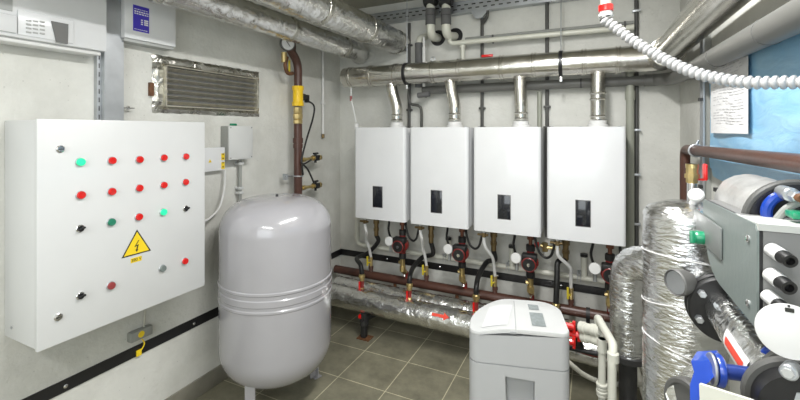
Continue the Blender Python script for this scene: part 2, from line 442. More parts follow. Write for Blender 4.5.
button(110.8, 222, 'green'); button(162.8, 212, 'greenlit'); button(110.5, 285.5, 'redbr'); button(162, 268.3, 'greyl')
selector(80, 228.5, 0.4); selector(185.5, 208.5, 0.3); selector(80.2, 295.8, 0.2)
# warning triangle
A, B, C = P(137, 229.5, X=CX + .0008), P(121.5, 258.5, X=CX + .0008), P(151, 250.5, X=CX + .0008)
ws = MB().m('ink').prism([A, B, C], (0.0006, 0, 0)).build('warning_sign', 'ink', cab); ws['label'] = 'yellow high-voltage warning triangle with black bolt'
cen = (A + B + C) / 3
MB().m('ylabel').prism([cen + (q - cen) * 0.86 + Vector((0.0006, 0, 0)) for q in (A, B, C)], (0.0006, 0, 0)).build('yellow_field', 'ylabel', ws)
bolt = [(0.006, 0.030), (-0.012, -0.002), (0.001, 0.001), (-0.004, -0.018), (-0.008, -0.017), (-0.001, -0.030), (0.006, -0.016), (0.002, -0.017), (0.008, 0.008), (-0.004, 0.005), (0.010, 0.029)]
MB().m('ink').prism([cen + Vector((0.0013, u * 1.0, v * 0.85)) for u, v in bolt], (0.0006, 0, 0)).build('lightning_bolt', 'ink', ws)
lp = P(136.3, 259.5, X=CX + .0008)
vl = MB().m('ylabel').box(CX, CX + 0.0012, lp.y - 0.024, lp.y + 0.024, lp.z - 0.0105, lp.z + 0.0105).build('voltage_label', 'ylabel', cab); vl['label'] = 'small yellow voltage label under the triangle'
text_mesh('voltage_text', '380 V', 0.019, 'ink', vl, (CX + 0.0013, lp.y, lp.z), (0, 1, 0), (0, 0, 1))
MB().m('steel').box(WL + 0.03, WL + 0.05, Y0 + 0.2, Y0 + 0.22, Z1 - 0.004, Z1 + 0.006).build('mounting_tab', 'steel', cab)
MB().lathe([(0.006, 0), (0.006, 0.002), (0, 0.003)], (WL + 0.06, Y0 + 0.004, Z0 + 0.05), (0, -1, 0), 10).build('side_screw', 'steel', cab)

# small device on the wall under the cabinet
q = P(140.5, 333.5, X=-2.09)
dv = thing('terminal_box', 'tiny grey terminal box with a yellow sticker under the control cabinet', 'terminal box', (WL, q.y, q.z - 0.03))
MB().box(WL, WL + 0.035, q.y - 0.055, q.y + 0.055, q.z - 0.024, q.z + 0.024, 0.004).build('housing', 'cond', dv)
MB().m('ylabel').lathe([(0.016, 0), (0.016, 0.001)], (WL + 0.035, q.y - 0.005, q.z + 0.002), (1, 0, 0), 16).build('sticker', 'ylabel', dv)
MB().tube([(WL + 0.015, q.y + 0.02, q.z + 0.02), (WL + 0.012, q.y + 0.03, q.z + 0.1), (WL + 0.012, q.y + 0.03, q.z + 0.23)], 0.004, 8).build('cable', 'hose', dv)
MB().tube(smooth([(WL + 0.015, q.y + 0.0, q.z - 0.02), (WL + 0.02, q.y + 0.02, q.z - 0.06), (WL + 0.012, q.y + 0.0, q.z - 0.1)]), 0.003, 8).m('ylabel').box(WL + 0.008, WL + 0.014, q.y - 0.015, q.y + 0.01, q.z - 0.115, q.z - 0.085).build('earth_wire', 'yel2', dv)

# ------------------------------------------------------------------ top-left alarm panel, keypad and strut
ap = thing('alarm_panel', 'white alarm panel with number keypad and tapered dark window, top left corner', 'alarm panel', (WL, 0.8, 1.93))
AX = -2.0
MB().box(WL, AX, 0.35, 1.093, 1.937, 2.35, 0.006).build('panel_housing', 'white', ap)
MB().box(WL + 0.01, AX - 0.02, 0.36, 1.08, 1.918, 1.938, 0.006).build('bottom_lip', 'plastic', ap)
kp = MB().box(AX, AX + 0.006, P(17, 40, X=AX).y, P(73, 40, X=AX).y, 1.948, 2.045, 0.003).build('keypad', 'white', ap)
for i in range(4):
    for j in range(3):
        p = P(28.5 + j * 6.8, 20.6 + i * 3.9 + j * 0.7, X=AX + 0.006)
        MB().box(p.x, p.x + 0.003, p.y - 0.0085, p.y + 0.0085, p.z - 0.0035, p.z + 0.0035, 0.0015).build('key', 'pgrey', kp)
poly = [P(51, 21, X=AX + .007), P(68, 24.3, X=AX + .007), P(67.5, 44, X=AX + .007), P(56, 42, X=AX + .007)]
MB().prism(poly, (0.004, 0, 0)).build('window', 'dgrey', ap)
p = P(8, 22, X=AX); MB().box(AX, AX + 0.012, 0.35, P(16, 20, X=AX).y, P(0, 31, X=AX).z, P(0, 13, X=AX).z, 0.004).build('flap', 'white', ap)
spk = MB().m('pgrey').box(AX, AX + 0.004, 0.35, P(12, 5, X=AX).y, P(5, 10, X=AX).z, 2.30)
spk.build('speaker_grille', 'pgrey', ap)

st = thing('mounting_rail', 'narrow slotted steel rail on the wall above the control cabinet', 'rail', (WL, 1.06, 1.6))
ya, yb = P(97, 80, X=-2.085).y, P(104, 80, X=-2.085).y
MB().box(WL, WL + 0.025, ya, yb, 1.612, CEIL).build('rail_channel', 'steel', st)
mb = MB().m('ink')
for k in range(12):
    for u in (0.3, 0.7): mb.box(WL + 0.025, WL + 0.0256, ya + (yb - ya) * u - 0.002, ya + (yb - ya) * u + 0.002, 1.63 + k * 0.04, 1.652 + k * 0.04)
mb.build('slots', 'ink', st)
tr = thing('cable_duct', 'wide vertical galvanised cable duct above the control cabinet', 'cable duct', (WL, 1.14, 1.6))
ya, yb = P(104, 80, X=-2.06).y, P(124, 80, X=-2.06).y
MB().box(WL, -2.06, ya, yb, 1.6, CEIL, 0.003).build('duct_body', 'steel', tr)
MB().box(-2.06, -2.058, ya + 0.002, yb - 0.002, 1.6, CEIL - 0.3, 0.0).build('duct_cover', 'steel', tr)
p = P(124, 108, X=-2.08); MB().cyl(p, p + Vector((0, 0.05, 0)), 0.004, seg=8).cyl(p + Vector((0, 0.015, 0)), p + Vector((0, 0.022, 0)), 0.012, seg=8).build('side_bolt', 'chrome', tr)

wb = thing('wall_controller', 'white rectangular controller box with blue sticker, right of the cable duct', 'controller', (WL, 1.32, 2.02))
BX = -2.03
MB().box(WL, BX, 1.187, 1.453, 2.027, 2.30, 0.005).build('housing', 'white', wb)
MB().box(WL, BX - 0.012, 1.192, 1.448, 2.012, 2.027, 0.002).build('lower_edge', 'pgrey', wb)
sa, sb = P(133, 20, X=BX).y, P(149, 20, X=BX).y
zt, zb = P(141, 6.5, X=BX).z, P(141, 32, X=BX).z
stk = MB().box(BX, BX + 0.001, sa, sb, zb, zt).build('sticker', 'sticker', wb); stk['label'] = 'blue sticker with white print'
mb = MB().m('paper')
rs = random.Random(2)
for r, (z, h) in enumerate([(0.84, .02), (0.74, .035), (0.66, .03), (0.06, .02)]):
    u = 0.08
    while u < 0.9:
        w = rs.uniform(.05, .14); mb.box(BX + .001, BX + .0016, sa + (sb - sa) * u, sa + (sb - sa) * min(.95, u + w), zb + (zt - zb) * z, zb + (zt - zb) * (z + h * 1.4)); u += w + .04
for j in range(3):
    mb.box(BX + .001, BX + .0016, sa + (sb - sa) * .48, sa + (sb - sa) * .60, zb + (zt - zb) * (.28 + j * .08), zb + (zt - zb) * (.33 + j * .08))
    mb.box(BX + .001, BX + .0016, sa + (sb - sa) * .68, sa + (sb - sa) * .94, zb + (zt - zb) * (.28 + j * .08), zb + (zt - zb) * (.34 + j * .08))
mb.build('sticker_print', 'paper', stk)

# ------------------------------------------------------------------ vent grille with foil tape frame
vg = thing('vent_grille', 'louvred ventilation grille framed in crumpled foil tape on the left wall', 'vent grille', (WL, 1.75, 1.67))
gy0, gy1, gz0, gz1 = 1.372, 2.134, 1.672, 1.985
def crumple(y0, y1, z0, z1, n=14):
    mb = MB(); rr = random.Random(int(y0 * 100 + z0 * 77))
    nu, nv = max(2, int((y1 - y0) / .02)), max(2, int((z1 - z0) / .02))
    H = {}
    def f(u, v):
        edge = u < 1e-6 or v < 1e-6 or u > 1 - 1e-6 or v > 1 - 1e-6
        return (WL + (0.002 if edge else 0.014 + rr.uniform(-.004, .004)), y0 + (y1 - y0) * u + rr.uniform(-.002, .002), z0 + (z1 - z0) * v + rr.uniform(-.003, .003))
    mb.grid(f, nu, nv); return mb
for a in [(gy0, gy1, gz1 - 0.062, gz1), (gy0, gy1, gz0, gz0 + 0.045), (gy0, gy0 + 0.072, gz0 + .04, gz1 - .06), (gy1 - 0.05, gy1, gz0 + .04, gz1 - .06)]:
    crumple(*a).build('foil_tape', 'tape', vg, angle=20)
iy0, iy1, iz0, iz1 = gy0 + 0.066, gy1 - 0.047, gz0 + 0.042, gz1 - 0.058
MB().box(WL, WL + 0.004, iy0, iy1, iz0, iz1).build('back_plate', 'dgrey', vg)
M['slat'] = simple('grille_slats', (0.66, 0.63, 0.54), 0.35, 0.75, var=0.2, vscale=25)
n = 7
for k in range(n):
    z = iz0 + (iz1 - iz0) * (k + 0.5) / n
    MB().obox((WL + 0.016, (iy0 + iy1) / 2, z), (0.82, 0, 0.57), (0, 1, 0), (-0.57, 0, 0.82), 0.026, iy1 - iy0, 0.003).build('louvre', 'slat', vg)
mb = MB()
mb.box(WL, WL + .03, iy0 - .006, iy0, iz0, iz1).box(WL, WL + .03, iy1, iy1 + .006, iz0, iz1).box(WL, WL + .03, iy0, iy1, iz1, iz1 + .006).box(WL, WL + .03, iy0, iy1, iz0 - .006, iz0)
mb.build('grille_frame', 'slat', vg)
MB().box(WL, WL + .02, gy0 - .02, gy0, 1.76, 1.83).build('side_clip', 'rust', vg)

# ------------------------------------------------------------------ junction boxes on the left wall
jb = thing('junction_box', 'grey plastic junction box with green cap, right of the control cabinet', 'junction box', (WL, 1.9, 1.39))
MB().box(WL, -2.045, 1.81, 2.0, 1.394, 1.605, 0.005).build('box_base', 'cond', jb)
M['jbg'] = simple('light_grey_box', (0.58, 0.59, 0.58), 0.4)
lid = MB().box(-2.045, -2.03, 1.808, 2.002, 1.392, 1.607, 0.005).build('lid', 'jbg', jb)
for u in (1.82, 1.99):
    for v in (1.404, 1.595): MB().lathe([(0.004, 0), (0.004, 0.001), (0, .0015)], (-2.03, u, v), (1, 0, 0), 8).build('screw', 'dgrey', lid)
p = P(233, 125, X=-2.07); MB().cyl((-2.07, p.y - .02, 1.614), (-2.07, p.y + .025, 1.614), 0.008, seg=10).build('green_cap', 'greenk', jb)
p = P(240, 165, X=-2.08)
mb = MB().cyl((-2.08, p.y, 1.0), (-2.08, p.y, 1.394), 0.011)
cd = mb.build('conduit', 'cond', jb)
for z in (1.36, 1.2, 1.17): MB().box(WL, -2.062, p.y - .018, p.y + .018, z - .008, z + .008, .003).build('conduit_clip', 'jbg', cd)
ja, jbb = P(206, 160, X=-2.07).y, P(225, 160, X=-2.07).y
j2 = thing('warning_box', 'small white electrical box with tiny warning triangle beside the control cabinet', 'electrical box', (WL, 1.68, 1.35))
zz0, zz1 = P(206, 172, X=-2.07).z, P(206, 148, X=-2.07).z
MB().box(WL, -2.07, ja - .03, jbb, zz0, zz1, .003).build('housing', 'white', j2)
tp = P(210, 161, X=-2.069)
MB().prism([tp + Vector((0, -.011, -.009)), tp + Vector((0, .011, -.009)), tp + Vector((0, 0, .011))], (.001, 0, 0)).build('warning_triangle', 'ylabel', j2)
mb = MB().m('ylabel')
for k in range(2): mb.box(-2.07, -2.068, jbb - .028, jbb - .004, zz0 + .008 + k * .055, zz0 + .05 + k * .055)
mb.m('bronze')
for k in range(4): mb.box(-2.068, -2.067, jbb - .021, jbb - .012, zz0 + .016 + k * .026, zz0 + .026 + k * .026)
mb.build('terminal_label', 'ylabel', j2)
tag(MB().tube(smooth([P(225, 170, X=-2.08), P(224, 190, X=-2.07), P(219, 208, X=-2.06), P(211, 217, X=-2.06), P(205, 221, X=-2.03), P(196, 224, X=-2.0)]), 0.0065, 10).build('power_cable', 'plastic'),
    'white cable curving from the small white box behind the control cabinet', 'cable')

# ------------------------------------------------------------------ expansion tank
TX, TY, TR = -1.69, 1.855, 0.318
tk = thing('expansion_tank', 'large light grey pressure expansion tank standing on short legs', 'tank', (TX, TY, 0))
def dome(z, H, R, n=10, up=True):
    out = []
    for i in range(n + 1):
        a = (PI / 2) * i / n
        out.append((R * math.cos(a) ** 0.58 if i < n else 0.0, z + (H if up else -H) * math.sin(a) ** 1.0))
    return out
zl, zu = 0.345, 1.005
prof = dome(zl, 0.195, TR, 16, False)[::-1] + [(TR, 0.62), (TR + .004, 0.625), (TR + .004, 0.635), (TR, 0.64), (TR, 0.655), (TR + .004, .66), (TR + .004, .69), (TR, .695), (TR, .715), (TR + .005, .72), (TR + .005, .73), (TR, .735)] + dome(zu, 0.185, TR, 18)
MB().lathe(prof, (TX, TY, 0), (0, 0, 1), 72, cap=False).build('vessel', 'tank', tk, angle=30)
for a in (86 + 45 - 60, 155, -78):
    a = math.radians(a); lx, ly = TX + 0.27 * math.cos(a), TY + 0.27 * math.sin(a)
    ax, ay = (math.cos(a), math.sin(a), 0), (-math.sin(a), math.cos(a), 0)
    mb = MB().obox((lx, ly, 0.17), ax, ay, (0, 0, 1), 0.006, 0.06, 0.34).obox((lx - .02 * ax[0], ly - .02 * ax[1], 0.17), ax, ay, (0, 0, 1), 0.04, 0.006, 0.34)
    mb.obox((lx, ly, 0.004), ax, ay, (0, 0, 1), 0.05, 0.065, 0.006)
    mb.build('leg', 'tank', tk)
MB().cyl((TX, TY, 1.185), (TX, TY, 1.198), 0.008).build('valve_cap', 'black', tk)

# ------------------------------------------------------------------ gas riser behind the tank
GX = -2.0
GY = P(298, 120, X=GX).y
def gz(py): return P(297, py, X=GX).z
gp = thing('gas_riser', 'brown vertical gas pipe with yellow filter body rising behind the grey tank', 'pipe', (GX, GY, 0.4))
MB().cyl((GX, GY, 0.5), (GX, GY, gz(124)), 0.031).cyl((GX, GY, gz(143)), (GX, GY, gz(138)), 0.038).cyl((GX, GY, gz(148)), (GX, GY, gz(144)), 0.036).build('lower_pipe', 'brown', gp)
mb = MB().lathe([(.028, 0), (.034, .004), (.034, .03), (.030, .034), (.036, .04), (.036, .075), (.031, .08), (.033, .085), (.033, .125), (.028, .13)], (GX, GY, gz(124)), (0, 0, 1), 8)
mb.build('union', 'brass', gp)
mb = MB().cyl((GX, GY, gz(106)), (GX, GY, gz(86)), 0.038, seg=20, bev=.004).cyl((GX, GY, gz(106)), (GX, GY, gz(102)), .043, seg=8).cyl((GX, GY, gz(90)), (GX, GY, gz(86)), .043, seg=8)
mb.build('filter_body', 'yellow', gp)
vv = P(307, 97.5, X=GX)
mb = MB().cyl((GX, GY + .03, vv.z), (GX, GY + .075, vv.z), .027, seg=16, bev=.003).cyl((GX, GY + .075, vv.z), (GX, GY + .11, vv.z - .005), .017, seg=12).box(GX - .015, GX + .015, GY + .09, GY + .12, vv.z - .04, vv.z + .02, .004)
mb.build('solenoid', 'rubber', gp)
up = fillet([(GX, GY, gz(86)), (GX, GY, gz(62)), (GX, GY - .10, gz(50))], .07)
MB().tube(up + [], .031, 18).build('upper_elbow', 'brown', gp)
MB().cyl((GX - .04, GY + .0, gz(60)), (GX - .04, GY + .0, gz(32)), .016).build('thin_riser', 'brown', gp)
g = P(288, 60, X=GX + .02)
mb = MB().tube(fillet([g + Vector((0, -.01, .02)), g + Vector((0, -.035, -.04)), g + Vector((0, -.01, -.10)), g + Vector((0, .05, -.09))], .03), .014, 12)
mb.build('siphon_loop', 'rust', gp)
MB().cyl(g + Vector((-.01, -.03, -.02)), g + Vector((-.01, -.03, .05)), .02, seg=10).build('brass_cock', 'brass', gp)
MB().box(g.x - .004, g.x + .004, g.y + .005, g.y + .022, g.z - .09, g.z - .0, .003).build('cock_lever', 'yel2', gp)
gc = P(288, 43.5, X=GX + .03)
gn = Vector((0.85, -0.5, -0.1)).normalized()
ga = MB().lathe([(.03, -.035), (.052, -.03), (.054, 0), (.049, .004), (.046, -.002), (0, -.002)], gc, gn, 28).build('pressure_gauge', 'dgrey', gp)
MB().lathe([(0, .0), (.045, 0), (.045, .001), (0, .001)], gc, gn, 28).build('dial', 'paper', ga)
xx, yy_, _ = frame_from(gn)
d = (xx * .6 + yy_ * -.8).normalized()
MB().obox(gc + gn * .003 , d, gn.cross(d), gn, .05, .004, .002).build('needle', 'ink', ga)
cl = MB().torus((GX, GY, gz(176)), (0, 0, 1), .034, .005).cyl((GX, GY, gz(176)), (WL, GY - .0, gz(176)), .006, seg=8).cyl((GX - .03, GY - .03, gz(176)), (GX - .03, GY - .12, gz(176) + .003), .005, seg=8).box(GX - .06, GX - .02, GY - .10, GY - .085, gz(179), gz(173))
cl.build('pipe_clamp', 'steel', gp)

for i, (py, lab) in enumerate([(158, 'upper brass gas cock with black body beside the brown gas riser'), (186, 'lower brass gas cock with black body, just above the tank shoulder')]):
    a = P(302, py + 2, X=GX); b = P(314, py, X=GX)
    t_ = thing('gas_cock', lab, 'valve', (GX, (a.y + b.y) / 2, a.z - .05))
    mb = MB().cyl((GX, GY + .03, a.z), (GX, b.y, b.z + .0), .012, seg=10).cyl((GX, GY + .05, a.z), (GX, GY + .08, a.z), .019, seg=8).cyl((GX, b.y - .02, b.z), (GX, b.y, b.z), .021, seg=8)
    mb.build('nipple', 'brass', t_)
    MB().box(GX - .025, GX + .025, b.y, b.y + .05, b.z - .022, b.z + .022, .006).cyl((GX, b.y + .02, b.z - .04), (GX, b.y + .02, b.z + .04), .010, seg=10).cyl((GX, b.y - .005, b.z + .035), (GX, b.y + .05, b.z + .035), .008, seg=8).build('valve_body', 'rubber', t_)
    MB().cyl((GX, b.y + .05, b.z), (GX, b.y + .085, b.z), .022, seg=8, bev=.003).build('end_nut', 'brass', t_)
hp = smooth([P(308, 101, X=GX + .03), P(314, 106, X=GX + .03), P(313, 118, X=GX + .04), P(307, 138, X=GX + .05), P(302, 158, X=GX + .05), P(303, 164, X=GX + .05), P(311, 160, X=GX + .03)])
tag(MB().tube(hp, .007, 10).build('rubber_hose', 'rubber'), 'thin black hose drooping from the yellow filter to the upper gas cock', 'hose')
hp = smooth([P(303, 175, X=GX + .05), P(302.5, 165, X=GX + .055), P(308, 170, X=GX + .05), P(314, 183, X=GX + .035)])
tag(MB().tube(hp, .007, 10).build('rubber_hose', 'rubber'), 'short black hose crossing to the lower gas cock', 'hose')
cy = P(323.5, 90, X=-2.09).y
ct = thing('thin_conduit', 'thin white vertical conduit ending halfway down the left wall', 'conduit', (-2.09, cy, 1.5))
MB().cyl((-2.095, cy, P(323, 136, X=-2.09).z), (-2.095, cy, 2.4), .011, seg=12).build('tube', 'plastic', ct)
MB().cyl((-2.095, cy, P(323, 138, X=-2.09).z), (-2.095, cy, P(323, 134, X=-2.09).z), .013, seg=12).build('brass_end', 'bronze', ct)
MB().box(WL, -2.08, cy - .02, cy + .02, 1.80, 1.815, .003).build('clip', 'plastic', ct)

# ------------------------------------------------------------------ foil pipes near the ceiling (left)
def foil_pipe(name, label, pts, r, mat='foil', seg=28, crinkle=.0035, bands=()):
    t_ = thing(name, label, 'insulated pipe', Vector(pts[0]))
    MB().tube(dense(pts, .022), r, seg, crinkle=crinkle).build('foil_jacket', mat, t_, angle=50)
    for c, ax, rr in bands:
        MB().lathe([(rr, -.02), (rr + .004, -.016), (rr + .004, .016), (rr, .02)], c, ax, 28, cap=False).build('tape_band', 'tape', t_)
    return t_
fp1 = fillet([(-1.81, -1.4, 2.25), (-1.81, 2.98, 2.25), (-1.90, WB - .0, 2.25)], .1)
foil_pipe('insulated_pipe', 'thinner foil-wrapped ceiling pipe nearest the left wall', fp1, .078, bands=[((-1.81, y, 2.25), (0, 1, 0), .079) for y in (1.2, 2.1, 2.75)])
foil_pipe('insulated_pipe', 'thicker foil-wrapped ceiling pipe, second out from the left wall', [(-1.49, -1.4, 2.32), (-1.49, WB, 2.32)], .098, bands=[((-1.49, y, 2.32), (0, 1, 0), .099) for y in (1.3, 2.0, 2.55, 3.06)])

# ------------------------------------------------------------------ perforated tray on the back wall, top
tz = 2.505
tt = thing('cable_tray', 'perforated galvanised cable tray running high across the back wall', 'cable tray', (-0.6, 3.1, tz))
MB().box(WL + .3, WR, WB - .05, WB - .046, tz, tz + .085).box(WL + .3, WR, WB - .05, WB, tz, tz + .003).box(WL + .3, WR, WB - .075, WB - .046, tz + .083, tz + .088).box(WL + .3, WR, WB - .075, WB - .05, tz - .003, tz).build('tray_channel', 'steel', tt)
mb = MB()
for k in range(36):
    for zz, o in ((.058, 0), (.028, .03)):
        x = -1.75 + k * .06 + o
        if x < WR - .04: mb.box(x, x + .03, WB - .0506, WB - .050, tz + zz, tz + zz + .009)
mb.build('slots', 'ink', tt)

# ------------------------------------------------------------------ flue / exhaust duct along back wall
DY, DZ, DR = 2.95, 2.03, .083
dx0 = P(345, 78, Y=DY).x
ex = thing('exhaust_duct', 'long shiny steel exhaust duct running across above the four boilers', 'duct', (-.7, DY, DZ))
MB().m('duct').cyl((dx0, DY, DZ), (.30, DY, DZ), DR, seg=40, bev=.004).build('duct_run', 'duct', ex)
seamx = [P(x, 75, Y=DY).x for x in (352, 372, 397, 434, 460, 502, 534, 584, 618)]
for x in seamx:
    MB().lathe([(DR, -.016), (DR + .007, -.014), (DR + .007, -.008), (DR + .001, -.005), (DR + .001, .005), (DR + .007, .008), (DR + .007, .014), (DR, .016)], (x, DY, DZ), (1, 0, 0), 40, cap=False).build('seam_ring', 'duct', ex)
DX2 = .392
elb = fillet([(.27, DY, DZ), (DX2, DY, DZ), (DX2, DY - .13, DZ)], .12, 8)
MB().tube([Vector((.24, DY, DZ))] + elb + [Vector((DX2, DY - .2, DZ))], DR + .003, 36).build('elbow', 'duct', ex, angle=20)
MB().cyl((DX2, DY - .18, DZ), (DX2, -1.0, DZ), .072, seg=40).build('duct_run', 'duct', ex)
for y in (2.72,):
    MB().lathe([(DR, -.016), (DR + .007, -.014), (DR + .007, -.008), (DR + .001, -.005), (DR + .001, .005), (DR + .007, .008), (DR + .007, .014), (DR, .016)], (DX2, y, DZ), (0, 1, 0), 40, cap=False).build('seam_ring', 'duct', ex)
for px in (407, 561):
    x = P(px, 70, Y=DY).x
    c_ = thing('duct_hanger', 'black ring hanger %s of the exhaust duct' % ('near the left end' if px == 407 else 'in the middle'), 'hanger', (x, DY, DZ))
    MB().lathe([(DR + .001, -.012), (DR + .006, -.012), (DR + .006, .012), (DR + .001, .012)], (x, DY, DZ), (1, 0, 0), 40, cap=False).build('ring', 'black', c_)
    MB().cyl((x, DY, DZ + DR), (x, DY, CEIL), .004, seg=8).build('threaded_rod', 'steel', c_)
    MB().box(x - .01, x + .01, DY - .015, DY + .015, DZ - DR - .04, DZ - DR, .002).build('clamp_screw', 'chrome', c_)

# grey drain pipe under duct, elbowing along the right wall
dr = thing('drain_pipe', 'dark grey waste pipe behind the steel duct that turns along the right wall', 'pipe', (-.5, 3.08, 1.9))
xa = P(423, 90, Y=3.08).x
MB().m('drain').cyl((xa, 3.08, 1.905), (.32, 3.08, 1.905), .034).build('back_run', 'drain', dr)
for px in (581, 645):
    x = P(px, 82, Y=3.08).x; MB().cyl((x - .004, 3.08, 1.905), (x + .004, 3.08, 1.905), .0355).build('joint', 'black', dr)
RX = .445
MB().tube(fillet([(.31, 3.08, 1.905), (.38, 3.08, 1.905), (RX, 2.93, 1.893), (RX, 2.70, 1.885)], .07), .040, 20).build('elbow', 'drain', dr)
MB().cyl((RX, 2.72, 1.885), (RX, -1.0, 1.80), .040, seg=28).build('right_run', 'drain', dr)
for y in (1.95, 1.45): MB().torus((RX, y, 1.8228 + .02285 * y), (0, 1, 0), .0402, .0018, 30, 6).build('joint_ring', 'dgrey', dr)
tag(MB().cyl((xa - .02, 3.02, 1.86), (xa + .08, 3.02, 1.868), .022).cyl((xa + .02, 3.02, 1.86), (xa + .02, 3.1, 1.86), .014).build('pipe_stub', 'lam'), 'short black insulated stub under the duct near the left hanger', 'pipe')

# ------------------------------------------------------------------ boilers
PITCH = .488
BL = [-1.729 + PITCH * i for i in range(4)]
ORD = ['leftmost', 'second from left', 'third from left', 'rightmost']
BZ0, BZ1, BW, BF = .877, 1.60, .452, 2.78
bl = thing('boiler', 'leftmost of the four white wall-hung boilers', 'boiler', (BL[0] + BW / 2, BF + .17, BZ0), 'wall-hung boilers in a row')
mb = MB().box(BL[0] + .004, BL[0] + BW - .004, BF + .03, WB - .015, BZ0 + .004, BZ1 - .004, .01, 2, 'z'); mb.build('casing', 'white', bl)
mb = MB().box(BL[0], BL[0] + BW, BF, BF + .06, BZ0, BZ1, .022, 5, 'z'); fr = mb.build('front_cover', 'white', bl, angle=30)
dxc = BL[0] + .215
ds = MB().box(dxc - .042, dxc + .042, BF - .002, BF + .01, .975, 1.138, .003).build('display_panel', 'screen', bl)
M['dimgrey'] = simple('panel_frame', (.2, .2, .2), .4)
MB().m('dimgrey').box(dxc - .046, dxc + .046, BF - .001, BF + .01, .971, 1.142, .003).build('display_frame', 'dimgrey', bl)
for k in range(3): MB().lathe([(.006, 0), (.006, .001)], (dxc, BF - .002, 1.0 + k * .022), (0, -1, 0), 12).build('touch_button', 'screen', ds)
MB().m('plastic').lathe([(.062, 0), (.062, .02), (.052, .024), (.052, .045), (.03, .05)], (BL[0] + .30, 2.95, BZ1 - .004), (0, 0, 1), 28).build('flue_collar', 'plastic', bl)
for k in (.03, .2, .42):
    MB().cyl((BL[0] + k, BF + .05, BZ1 - .003), (BL[0] + k, BF + .05, BZ1 + .004), .008, seg=8).build('top_screw', 'steel', bl)
boilers = [bl]
for i in range(1, 4):
    boilers.append(dup(bl, (PITCH * i, 0, 0), ['', 'second of the four white wall-hung boilers counting from the left', 'third of the four white wall-hung boilers counting from the left', 'rightmost of the four white wall-hung boilers'][i]))
M['label'] = None; del M['label']
# flues
for i, px in enumerate((391, 450, 519.5, 598)):
    xt = P(px, 87, Y=DY).x; xb = BL[i] + .30
    f = thing('flue_pipe', '%s steel flue %s between duct and boiler' % (['leftmost leaning', 'second leaning', 'third slightly bent', 'rightmost straight'][i], ['connector', 'connector', 'connector', 'connector'][i]), 'flue', (xb, DY, 1.64), 'flue connectors above the boilers')
    pts = smooth([(xt, DY, DZ - DR + .02), (xt + (xb - xt) * .35, DY, 1.87), (xb, DY, 1.76), (xb, DY, 1.65)], 10)
    if i < 3:
        MB().tube(pts, .036, 24, rf=lambda t, k: .043 + (.003 if (k % 2 and .1 < t < .75) else 0)).build('flex_section', 'duct', f, angle=50)
    else:
        MB().tube(pts, .045, 28).build('pipe_section', 'duct', f)
    for z in ((1.70, 1.66) if i < 3 else (1.82, 1.78, 1.67)):
        MB().lathe([(.044 if i < 3 else .046, -.008), (.050 if i < 3 else .052, 0), (.044 if i < 3 else .046, .008)], (xb, DY, z), (0, 0, 1), 28, cap=False).build('collar', 'duct', f)

# ------------------------------------------------------------------ pipes under the boilers
MY, MZ = 3.0, .345
mf = thing('manifold_pipe', 'long brown painted pipe running low along the back wall', 'pipe', (-.7, MY, MZ - .03))
MB().cyl((WL + .05, MY, MZ), (.36, MY, MZ), .034, seg=24).build('pipe_run', 'brown', mf)
for px in (395, 457): 
    x = P(px, 290, Y=MY).x; MB().cyl((x, MY, MZ - .03), (x, MY, MZ - .07), .014).build('drain_stub', 'rust', mf)
x = P(588, 320, Y=MY - .02).x
MB().lathe([(.035, -.012), (.039, -.012), (.039, .012), (.035, .012)], (x, MY, MZ), (1, 0, 0), 24, cap=False).box(x - .012, x + .012, MY - .012, MY + .012, 0, MZ - .034).build('support_bracket', 'cast', mf)
s1 = foil_pipe('insulated_pipe', 'front foil-wrapped pipe low along the back wall with a red arrow', [(-1.98, 2.70, .26), (.30, 2.70, .245)], .083, 'foil')
s2 = foil_pipe('insulated_pipe', 'rear foil-wrapped pipe low behind the one with the red arrow', [(-1.95, 2.87, .27), (.34, 2.87, .255)], .07, 'foil')
def arrow_on(parent, px, py, L=.125):
    # arrow bent round the jacket, pointing +X
    c = P(px, py, Y=2.62); yy, zz = c.y, c.z
    a0 = math.atan2(c.z - .255, 2.70 - c.y)
    def pt(u, w):
        a = a0 + w / .088; return Vector((c.x + u, 2.70 - .0875 * math.cos(a), .255 + .0875 * math.sin(a)))
    mb = MB(); 
    mb.grid(lambda u, v: pt(-L / 2 + u * L * .68, -.010 + v * .020), 2, 3)
    mb.grid(lambda u, v: pt(-L / 2 + L * (.68 + .32 * u), (1 - u) * (-.026 + v * .052)), 4, 3)
    mb.m('pinkred').build('flow_arrow', 'pinkred', parent, recalc=False)
s2_ = None
arrow_on(s1, 440, 315.5)
# stand under the foil pipe
sd = thing('pipe_stand', 'rusty steel stand with foot plate under the left end of the foil pipes', 'stand', (-1.557, 2.66, 0))
MB().box(-1.61, -1.505, 2.62, 2.70, 0, .006).build('foot_plate', 'rust', sd)
MB().m('cast').box(-1.585, -1.545, 2.64, 2.68, .006, .19, .004).obox((-1.55, 2.72, .15), (.3, .95, 0), (-.95, .3, 0), (0, 0, 1), .16, .05, .04, .004).cyl((-1.565, 2.66, .10), (-1.565, 2.66, .135), .035, seg=8).build('post', 'cast', sd)
MB().cyl((-1.60, 2.65, .16), (-1.58, 2.65, .16), .018, seg=8).build('red_plug', 'red', sd)

